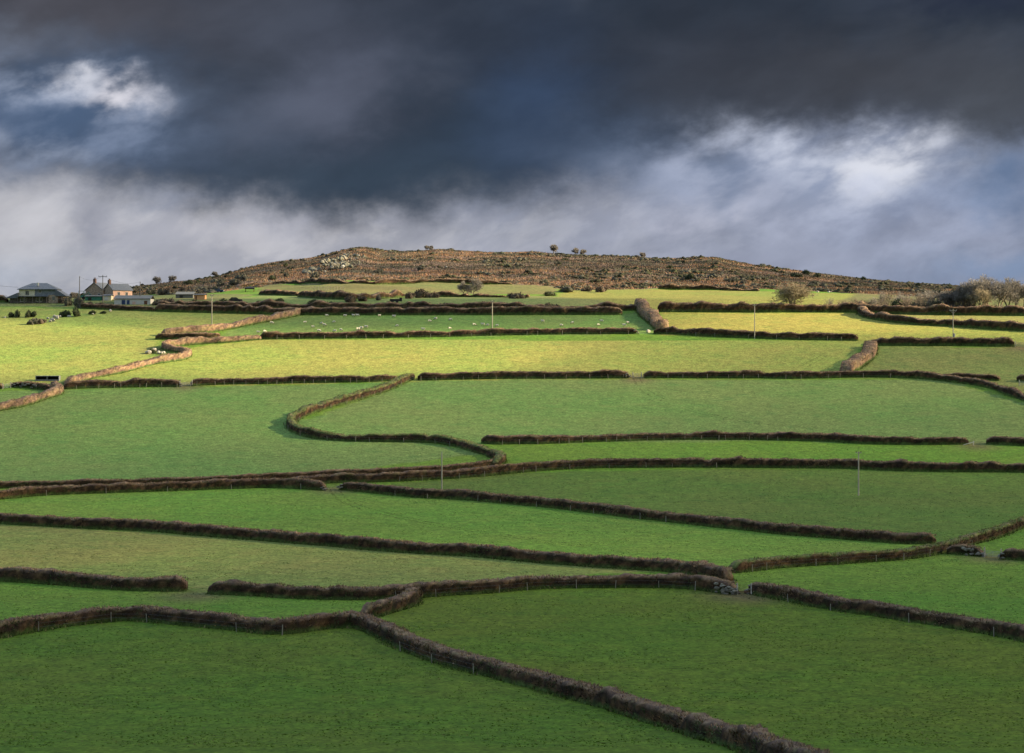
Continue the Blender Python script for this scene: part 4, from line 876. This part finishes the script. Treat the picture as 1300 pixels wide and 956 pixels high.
for px, py, w2, h2, kd in [(536, 378, 22, 13, 'brown'), (520, 379, 16, 10, 'brown'), (552, 378, 14, 9, 'brown'), (655, 379, 24, 9, 'brown'), (695, 375.5, 22, 6, 'dark'), (445, 383, 16, 10, 'brown'), (460, 382, 14, 8, 'brown'), (482, 381, 10, 8, 'grey'),
                           (724, 371, 30, 9, 'grey'), (745, 370, 14, 7, 'brown'), (763, 371, 20, 10, 'brown'), (399, 385, 14, 5, 'dark'), (340, 386, 20, 6, 'dark'), (355, 384, 16, 6, 'dark'), (328, 386, 14, 5, 'dark')]:
    bush(px, py, w2, h2, kd, 'leafless scrub bush growing on the strips under the hill', 'scrub bushes between the strips under the hill')
def stem_shrub(seed, ht, bark):
    r = np.random.default_rng(seed); root = empty('bare_shrub', (0, 0, 0), 0, 'bare shrub', 'shrub'); A_ = []; B_ = []; R0 = []; R1 = []; tm = MB()
    for k in range(34):
        p = np.array([r.normal()*.9, r.normal()*.6, -.1]); d = np.array([p[0]*.22+r.normal()*.16, r.normal()*.18, 1.0]); d /= np.linalg.norm(d); L = ht*r.uniform(.55, 1.0); rad = r.uniform(.025, .06); n = 5
        for j in range(n):
            d = d+r.normal(size=3)*.13; d /= np.linalg.norm(d); q = p+d*L/n
            if j < 2 and k < 12: tm.tube(p, q, rad*(1-.15*j), rad*(1-.15*(j+1)), 5)
            else: A_.append(p); B_.append(q); R0.append(rad*(1-.17*j)); R1.append(rad*(1-.17*(j+1)))
            p = q
            for _ in range(5):
                d2 = d*.8+r.normal(size=3)*.55; d2 /= np.linalg.norm(d2); A_.append(p); B_.append(p+d2*L*r.uniform(.10, .24)); R0.append(.026); R1.append(.010)
    tm.build('trunk', bark, root); A_ = np.array(A_); B_ = np.array(B_); ra = np.array(R0); rb = np.array(R1)
    d = B_-A_; d /= np.linalg.norm(d, axis=1)[:, None]; u = np.cross(d, r.normal(size=d.shape)); u /= np.linalg.norm(u, axis=1)[:, None]; v = np.cross(d, u)
    ring = [(math.cos(t_)*u+math.sin(t_)*v) for t_ in (0, 2.094, 4.189)]
    V_ = np.stack([A_+ra[:, None]*q for q in ring]+[B_+rb[:, None]*q for q in ring], 1).reshape(-1, 3); b = np.arange(len(A_))[:, None]*6
    link('crown', arr_mesh('crown', V_, np.concatenate([b+np.array([[0, 1, 4, 3]]), b+np.array([[1, 2, 5, 4]]), b+np.array([[2, 0, 3, 5]])]), 4), bark, root); f_ = ht/V_[:, 2].max(); root.scale = (f_,)*3
    return root
SHR = [stem_shrub(61+k, 4.2, [M_barktw, M_bark, M_shrubp][k]) for k in range(3)]
def shrub(px, py, hpx, first=[0, 0, 0]):
    k = random.randrange(3); c_ = at(px, py); f_ = hpx/F*c_[1]/4.2; base = SHR[k].scale[0] if first[k] == 0 else SHR[k]['base']
    if first[k] == 0: o = SHR[k]; o['base'] = base; first[k] = 1
    else: o = dup(SHR[k])
    o.location = tuple(c_); o.rotation_euler = (0, 0, random.uniform(0, 6.28)); o.scale = (base*f_*1.25, base*f_*1.25, base*f_)
    o.name = 'bare_shrub'; o['category'] = 'shrub'; o['label'] = 'bare shrub'; o['group'] = 'leafless shrubs behind the right-hand hedge'
for px in list(range(1046, 1240, 9)): shrub(px+random.uniform(-3, 3), random.uniform(390, 395), np.interp(px, [1046, 1066, 1100, 1140, 1165, 1190, 1240], [11, 17, 16, 20, 23, 22, 26])*random.uniform(.8, 1.1))
for px in list(range(1120, 1236, 11)): shrub(px+random.uniform(-4, 4), random.uniform(378, 386), random.uniform(10, 16))
for px, py, hp in [(963, 394, 9), (972, 395, 8), (985, 395, 8), (1030, 395, 11), (1270, 396, 10), (1285, 396, 9), (1297, 396, 9), (880, 393, 7), (893, 393, 8)]: shrub(px, py, hp)
for o in SHR: del o['base']
for px, py, w2, h2, kd in [(1072, 392, 22, 10, 'brown'), (1100, 391, 22, 9, 'brown'), (1142, 392, 24, 12, 'dark'), (1166, 393, 26, 12, 'grey'), (1190, 394, 24, 13, 'dark'), (1212, 395, 24, 11, 'brown'), (865, 393, 12, 8, 'dark'), (885, 393, 34, 6, 'brown'), (1256, 396, 30, 10, 'brown'), (1290, 396, 26, 7, 'grey')]:
    bush(px, py, w2, h2, kd, 'leafless bush in the thicket behind the tall dark hedge at right', 'thicket bushes behind the right-hand hedge')
for px, py, w2, h2, kd in [(700, 393, 26, 10, 'brown'), (560, 392, 26, 9, 'brown'), (590, 392, 22, 8, 'dark'), (500, 391, 30, 6, 'brown'), (420, 391, 20, 8, 'dark'), (395, 392, 16, 9, 'dark'), (650, 393, 30, 7, 'brown'), (740, 395, 20, 6, 'dark'), (765, 394, 26, 7, 'brown'), (230, 388, 14, 6, 'brown'), (246, 386, 20, 5, 'dark'), (282, 386, 24, 7, 'dark'), (262, 386, 16, 5, 'brown'), (212, 386, 20, 9, 'brown'), (200, 387, 14, 8, 'grey')]:
    bush(px, py, w2, h2, kd, 'low bush growing out of the double hedge above the sheep field', 'bushes in the double hedge above the sheep')
for k, (px, py, w2, h2, kd) in enumerate([(850, 341, 9, 5, 'dark'), (874, 356, 17, 10, 'dark'), (866, 357, 8, 6, 'grey'), (930, 358, 16, 8, 'grey'), (944, 361, 12, 6, 'grey'), (906, 352, 14, 7, 'grey'), (535, 343, 12, 6, 'grey'), (480, 347, 14, 7, 'grey'), (400, 353, 14, 8, 'grey'), (365, 352, 12, 7, 'grey'), (345, 355, 12, 6, 'dark'), (312, 356, 14, 9, 'grey'), (298, 362, 18, 9, 'grey'), (280, 364, 12, 10, 'grey'), (236, 370, 16, 8, 'brown'), (210, 374, 22, 12, 'brown'), (192, 374, 16, 9, 'grey'), (1033, 364, 14, 9, 'grey'), (1010, 352, 20, 6, 'dark'), (1022, 348.5, 14, 6, 'dark'), (1037, 352, 12, 6, 'dark'), (1095, 356, 12, 5, 'dark'), (1166, 364, 8, 5, 'dark'), (1206, 365, 10, 5, 'dark'), (750, 359, 10, 4, 'dark'), (716, 331, 14, 4, 'dark')]):
    bush(px, py, w2, h2, kd, 'rounded bush standing in the bracken of the hill', 'bushes dotted over the bracken hill')

# ------------------------------------------------------------------ stones
for px, py, s_ in [(66, 407, .55), (70, 404, .7), (73, 405, .75), (68, 408, .6), (64, 409, .5), (76, 403, .5), (61, 405, .45)]:
    stone(at(px, py), s_, 'boulder', None, 2, 'pale boulder in the heap below the bungalow', 'boulder', 'boulder heap below the bungalow', sink=0)
stone(at(88, 402.5), .6, 'boulder', None, 2, 'single white rock between the dark bushes right of the heap', 'boulder')
stone(at(118, 399.5), .5, 'boulder', None, 5, 'pale low rock below the farm hedge, left', 'boulder')
stone(at(140, 395.5), .65, 'boulder', None, 5, 'broad greyish rock jutting from the farm hedge foot', 'boulder')
stone(at(6, 403.5), .4, 'boulder', None, 2, 'small white rock at the far left edge', 'boulder')
for px, py, s_ in [(189, 449, .75), (192, 448, .6), (196, 445.5, .55), (202, 449, .6), (205, 449.5, .5), (186, 449, .5), (208, 449, .5)]:
    stone(at(px, py), s_, 'boulder', None, 2, 'white boulder in the pile by the hooked hedge', 'boulder', 'white boulders by the hooked hedge', sink=0)
for px, py in [(617, 359.5), (621, 360), (624, 360), (823, 422), (1027, 430)]:
    stone(at(px, py), .75, 'boulder', None, 2, {617: 'white stone, left of three by the hill wall', 621: 'white stone, middle of three by the hill wall', 624: 'white stone, right of three by the hill wall', 823: 'white stone under the thick orange-topped hedge', 1027: 'white stone in the hedge below the yellow strip'}[px], 'boulder')
# the tor: boulders heaped on the summit
TOR = []
for k in range(170):
    px = random.uniform(386, 462); base = np.interp(px, [386, 400, 425, 445, 462], [338, 340, 340, 340, 334]); topy = np.interp(px, [386, 400, 425, 445, 462], [335.5, 330.5, 326, 321.5, 322.5])
    py = random.uniform(topy+1.5, base); D = 985-(py-325)*6.0
    TOR.append((px, py, D, random.choice((.35, .5, .6, .8, 1.3))*random.uniform(.8, 1.2)*(1.0 if px < 455 else .7)))
for px, py, D, s_ in TOR:
    c_ = at(px, py, D); c_[2] = max(c_[2], ZC+(YH-py)/F*D-s_*.3) if c_[2] > ZC+(YH-py)/F*D-2.2 else c_[2]
    stone(c_, s_, 'boulder', None, random.choice((0, 1, 3, 4, 6, 0, 1, 4, 2)) if s_ < .9 else random.choice((0, 1, 4)), 'grey lichen-spotted granite boulder on the rocky summit', 'boulder', 'granite boulders of the summit tor', sink=.1)
c_ = at(443.5, 322, 985); c_[2] = ZC+(YH-321.5)/F*985
stone(c_, .55, 'boulder', None, 0, 'small upright stone on top of the rocky summit', 'boulder').scale = (.4, .4, 1.1)
for k in range(26):
    px = random.uniform(330, 1100); py = np.interp(px, [330, 560, 900, 1100], [345, 333, 342, 360])+random.uniform(2, 20)
    stone(at(px, py), random.uniform(.3, .55), 'boulder', None, None, 'small pale boulder lying in the bracken', 'boulder', 'boulders scattered in the bracken')

# ------------------------------------------------------------------ bracken, gorse and heather on the hill (nobody could count them)
def hillpts(n, ymax=1120):
    X_ = []; 
    while sum(len(a) for a in X_) < n:
        y = RNG.uniform(745, ymax, n); x = RNG.uniform(-.225, .225, n)*y*1.05; ok = (brk_at(x, y) > 1.0) & (x > -185); X_.append(np.stack([x[ok], y[ok]], -1))
    return np.concatenate(X_)[:n]
P_ = hillpts(300000); nz = .75*vnoise(P_[:, 0]*.35, P_[:, 1]*1.1, 17, 77, 3)+.5*vnoise(P_[:, 0], P_[:, 1], 9, 78, 2); warm = sstep(brk_at(P_[:, 0], P_[:, 1]), 70, 25)*sstep(P_[:, 0]/P_[:, 1]*F+650, 560, 760)*.3 if False else .30*(1-sstep(brk_at(P_[:, 0], P_[:, 1]), 25, 75))*sstep(P_[:, 0]/P_[:, 1]*F+650, 420, 620); nz = nz-warm+.10; k = len(P_)
C = np.stack([P_[:, 0], P_[:, 1], H(P_[:, 0], P_[:, 1])-.05], -1); D_ = RNG.normal(size=(k, 3))*.6; D_[:, 2] = np.abs(D_[:, 2])+.7; D_ /= np.linalg.norm(D_, axis=1)[:, None]
palB = np.array([[.27, .140, .075], [.21, .110, .062], [.33, .19, .10], [.16, .095, .065], [.28, .21, .13], [.17, .125, .09]])*.92; palH = np.array([[.105, .078, .068], [.08, .066, .056], [.13, .10, .078], [.065, .066, .038], [.10, .095, .05], [.055, .05, .042]])
ci = RNG.integers(0, 6, k); pxs = P_[:, 0]/P_[:, 1]*F+650; side_ = .35*sstep(-pxs, -330, -250)+.22*sstep(pxs, 1000, 1150)
cl = np.where((nz+side_+RNG.normal(size=k)*.10 > .02)[:, None], palH[ci], palB[ci])*RNG.uniform(.75, 1.3, (k, 1))
o = tris('bracken', C, D_, RNG.uniform(.35, .95, k), RNG.uniform(.12, .34, k), cl, None, M_twig); tag(o, 'rust-brown dead bracken and heather covering the hill', 'bracken', kind='stuff')
P_ = hillpts(70000, 1120); nz = vnoise(P_[:, 0]*.45, P_[:, 1]*1.0, 16, 91, 3); rb = np.interp(P_[:, 0]/P_[:, 1]*F+650, [200, 300, 500, 700, 850, 1000, 1200], [.02, .14, .22, .10, .06, .04, -.05])
ok = nz+RNG.normal(size=len(P_))*.03 > rb; P_ = P_[ok][:4200]
VV = []; II = []; CC = []; b = 0; g0 = [bush_mesh(300+i, EVG*np.array([1.05, .95, 1.0]), 70, .9) for i in range(4)]+[bush_mesh(310+i, GRB, 70, .9) for i in range(2)]
for j, (x, y) in enumerate(P_):
    v_, i_, c_ = g0[j % 6]; a_ = random.uniform(0, 6.28); s_ = random.uniform(.6, 1.0)+1.9*random.random()**3; hz = s_*random.uniform(.35, .65); ca, sa = math.cos(a_)*s_, math.sin(a_)*s_
    VV.append(np.stack([x+v_[:, 0]*ca-v_[:, 1]*sa, y+v_[:, 0]*sa+v_[:, 1]*ca, float(H(x, y))-.1+v_[:, 2]*hz], -1)); II.append(i_+b); CC.append(c_*random.uniform(.75, 1.3)); b += len(v_)
me = arr_mesh('gorse', np.concatenate(VV), np.concatenate(II), 3, np.concatenate(CC)); o = link('gorse', me, M_scrub); tag(o, 'dark green gorse and scrub in drifts over the hill', 'gorse', kind='stuff')

# ------------------------------------------------------------------ rough grass, dung and wheel marks in the nearer pastures
k = 120000; y = 190+(RNG.random(k)**1.15)*330; x = RNG.uniform(-.24, .24, k)*y; keep_ = vnoise(x, y, 5, 201, 3)+RNG.normal(size=k)*.25 > -.05; x = x[keep_]; y = y[keep_]; k = len(x)
ix = np.clip(np.searchsorted(gx, x), 0, len(gx)-1); iy = np.clip(np.searchsorted(gy, y), 0, len(gy)-1); lc = gc[iy, ix]*np.array([1.12, 1.0, 1.2])
dk = RNG.random(k); lc = lc*np.where(dk < .55, RNG.uniform(.70, .95, k), RNG.uniform(.9, 1.3, k))[:, None]; lc = np.where((dk > .97)[:, None], np.array([.17, .15, .07]), lc)
D_ = RNG.normal(size=(k, 3))*.45; D_[:, 2] = .6+np.abs(D_[:, 2]); D_ /= np.linalg.norm(D_, axis=1)[:, None]
TC = [np.stack([x, y, H(x, y)-.02], -1)]; TD = [D_]; TL = [RNG.uniform(.04, .12, k)]; TW = [RNG.uniform(.12, .40, k)]; TCo = [lc]
def wheel(P, off_=.85, n_=26):
    S_, L_ = resample(chaikin(path(P), 3), .5); Tn = np.gradient(S_, axis=0); Tn /= np.linalg.norm(Tn, axis=1)[:, None]; Nn = np.stack([-Tn[:, 1], Tn[:, 0]], -1)
    for sg in (-1, 1):
        m = int(L_*n_*.5); i = RNG.integers(0, len(S_), m); q = S_[i]+Nn[i]*(sg*off_+RNG.normal(size=m)*.13)[:, None]+RNG.normal(size=(m, 2))*.1
        ok_ = vnoise(q[:, 0], q[:, 1], 9, 203, 2) > -.25; q = q[ok_]; m = len(q); d = RNG.normal(size=(m, 3)); d[:, 2] = .5+np.abs(d[:, 2])*.3; d /= np.linalg.norm(d, axis=1)[:, None]
        TC.append(np.stack([q[:, 0], q[:, 1], H(q[:, 0], q[:, 1])-.01], -1)); TD.append(d); TL.append(RNG.uniform(.05, .10, m)); TW.append(RNG.uniform(.10, .3, m)); TCo.append(np.array([[.05, .055, .020]])*RNG.uniform(.7, 1.6, (m, 1)))
wheel([(424, 622), (440, 640), (520, 660), (650, 682), (760, 696), (880, 708)], n_=12); wheel([(808, 481), (820, 500), (900, 530), (1040, 545), (1230, 560)], n_=12)
wheel([(1050, 438), (1060, 444), (1040, 455), (1020, 466)], n_=14); wheel([(1090, 445), (1075, 455), (1050, 470)], n_=14)
o = tris('rough_grass', np.concatenate(TC), np.concatenate(TD), np.concatenate(TL), np.concatenate(TW), np.concatenate(TCo), None, M_twig); tag(o, 'short rough tufts and wheel-worn grass in the nearer green fields', 'grass', kind='stuff')

# ------------------------------------------------------------------ sheep
def sheep_mesh(graze):
    me = bpy.data.meshes.new('sheep_skin')
    V_ = [(-.42, 0, .62), (-.15, 0, .64), (.15, 0, .63), (.38, 0, .62)]+([(.58, 0, .50), (.70, 0, .24), (.78, 0, .08)] if graze else [(.55, 0, .80), (.66, 0, .92), (.84, 0, .88)])
    R_ = [.20, .27, .27, .22, .12, .085, .055]; E_ = [(0, 1), (1, 2), (2, 3), (3, 4), (4, 5), (5, 6)]
    for x, r_ in ((-.38, 0), (.32, 3)):
        for y in (-.14, .14):
            b = len(V_); V_ += [(x, y, .42), (x+.02, y, .20), (x, y, .0)]; R_ += [.075, .04, .035]; E_ += [(r_, b), (b, b+1), (b+1, b+2)]
    V_ += [(-.55, 0, .5)]; R_ += [.05]; E_ += [(0, len(V_)-1)]
    me.from_pydata(V_, E_, []); o = bpy.data.objects.new('tmp', me); col_.objects.link(o)
    o.modifiers.new('s', 'SKIN'); sv = me.skin_vertices[0].data
    for i, r_ in enumerate(R_): sv[i].radius = (r_, r_)
    sv[1].use_root = True; sb = o.modifiers.new('u', 'SUBSURF'); sb.levels = 1; sb.render_levels = 1
    bpy.context.view_layer.update(); dg = bpy.context.evaluated_depsgraph_get(); out = bpy.data.meshes.new_from_object(o.evaluated_get(dg)); bpy.data.objects.remove(o)
    out.materials.clear(); out.materials.append(M_fleece); out.materials.append(M_face); out.name = 'sheep'
    for p_ in out.polygons:
        c_ = p_.center; p_.material_index = 1 if (c_.x > .62 or c_.z < .30) else 0; p_.use_smooth = True
    return out
SM = [sheep_mesh(True), sheep_mesh(False)]
SHEEP = [(415, 401), (438, 401.4), (449, 401), (454, 401), (481.5, 401), (500, 402.3), (553, 405), (545.5, 408), (572, 406), (387, 409.4), (408.4, 410.7), (412, 413), (424, 409), (397.4, 415.3), (405, 420.4), (425, 420.7), (433, 419), (454.5, 418.4), (459, 417), (465, 415.6), (504, 414), (537.4, 418.7), (571, 417),
         (602, 412.6), (613, 412.4), (619, 413), (631, 413.6), (689, 408.4), (726.6, 410), (712.6, 413.4), (764, 408), (759.6, 412.6), (797, 410), (792.6, 413.4), (328, 422), (336, 421), (345, 410.5)]
LONE = {(481.5, 401): 'sheep near the top hedge, left of the top middle of the field', (500, 402.3): 'large sheep side on at the top middle of the sheep field', (504, 414): 'lone sheep in the centre of the lower left half of the field', (572, 406): 'bright sheep on its own left of the white pole, upper', (571, 417): 'sheep by the lower hedge left of the white pole', (537.4, 418.7): 'sheep at the lower hedge below the middle pair', (689, 408.4): 'first sheep right of the white pole, on its own', (345, 410.5): 'sheep closest to the tan hedge at the left corner'}
for px, py in SHEEP:
    o = bpy.data.objects.new('sheep', random.choice([SM[0], SM[0], SM[1]])); col_.objects.link(o); c_ = at(px, py+1.3); o.location = tuple(c_)
    o.rotation_euler = (0, 0, random.choice((0, PI))+random.uniform(-.6, .6)); o.scale = (random.uniform(.78, .98),)*3
    if (px, py) in LONE: tag(o, LONE[px, py], 'sheep', 'sheep grazing in the long field')
    elif px < 350: tag(o, 'one of the pair of sheep in the lower left corner of the field', 'sheep', 'pair of sheep in the left corner')
    elif px < 435 and py > 405 and py < 416: tag(o, 'white sheep in the loose bunch at the left end of the field', 'sheep', 'bunch of sheep at the left end')
    elif py < 403: tag(o, 'sheep in the short line under the dark top hedge', 'sheep', 'sheep under the top hedge')
    elif px < 470: tag(o, 'sheep in the line along the lower hedge at left', 'sheep', 'sheep along the lower hedge')
    elif px < 600: tag(o, 'one of two sheep close together left of the white pole', 'sheep', 'pair of sheep left of the pole')
    elif px < 660: tag(o, 'sheep in the row beside the white pole', 'sheep', 'sheep beside the white pole')
    elif px < 780: tag(o, 'sheep in the scattered few right of the white pole', 'sheep', 'sheep right of the pole')
    else: tag(o, 'one of two sheep at the right end of the field', 'sheep', 'pair of sheep at the right end')
bpy.context.view_layer.update()

# ------------------------------------------------------------------ a label of its own for each repeated bush
def relabel(group, zones, noun):
    obs = [o for o in col_.objects if o.get('group') == group and o.parent is None]
    PXo = lambda o: 650+o.location.x/o.location.y*F
    zone = {}
    for o in obs:
        z_ = [t_ for lim, t_ in zones if PXo(o) < lim][0]; zone.setdefault(z_, []).append(o)
    for z_, L in zone.items():
        L.sort(key=PXo); n = len(L)
        words = {1: ['lone'], 2: ['left one of two', 'right one of two'], 3: ['leftmost of three', 'middle one of three', 'rightmost of three']}.get(n) or ['leftmost of %d' % n, 'second from left of %d' % n]+['%s from left of %d' % (['third', 'fourth', 'fifth', 'sixth', 'seventh', 'eighth', 'ninth', 'tenth'][i-2], n) for i in range(2, n-1)]+['rightmost of %d' % n]
        for w_, o in zip(words, L):
            o['label'] = (w_+' '+noun+(' ' if n == 1 else ('es ' if noun.endswith('h') else 's '))+z_)
relabel('scrub bushes between the strips under the hill', [(370, 'on the left green strip'), (500, 'below the paddock fence'), (600, 'behind the black trailer'), (720, 'right of the two dark trees'), (9999, 'where bracken meets the sunlit strip')], 'scrub bush')
relabel('thicket bushes behind the right-hand hedge', [(1000, 'left of the pale bare tree'), (1080, 'just right of the pale bare tree'), (1135, 'in the thicket left of centre'), (1185, 'in the middle of the right thicket'), (1240, 'at the foot of the bare tree clump'), (9999, 'right of the bare tree clump')], 'thicket bush')
relabel('leafless shrubs behind the right-hand hedge', [(900, 'left of the yellow strip pole'), (1000, 'beside the white pole of the yellow strip'), (1060, 'just right of the pale bare tree'), (1090, 'on the left shoulder of the thicket'), (1125, 'above the bend of the curving hedge'), (1160, 'in the middle of the right thicket'), (1190, 'left of the transformer pole'), (1222, 'right above the transformer pole'), (1245, 'at the foot of the bare tree clump'), (9999, 'under the trees at the right edge')], 'bare shrub')
relabel('bushes in the double hedge above the sheep', [(240, 'below the low dark barn'), (300, 'below the orange shed'), (450, 'above the left end of the sheep field'), (620, 'above the middle of the sheep field'), (9999, 'above the right end of the sheep field')], 'hedgerow bush')
relabel('bushes dotted over the bracken hill', [(260, 'on the far left slope of the hill'), (350, 'on the slope above the black feeder'), (500, 'in the bracken below the rocky summit'), (800, 'in the bracken at mid hill'), (920, 'in the bracken under the right hump'), (1020, 'right of the right hump of the hill'), (1060, 'on the slope above the pale bare tree'), (9999, 'on the low right-hand skyline')], 'hill bush')
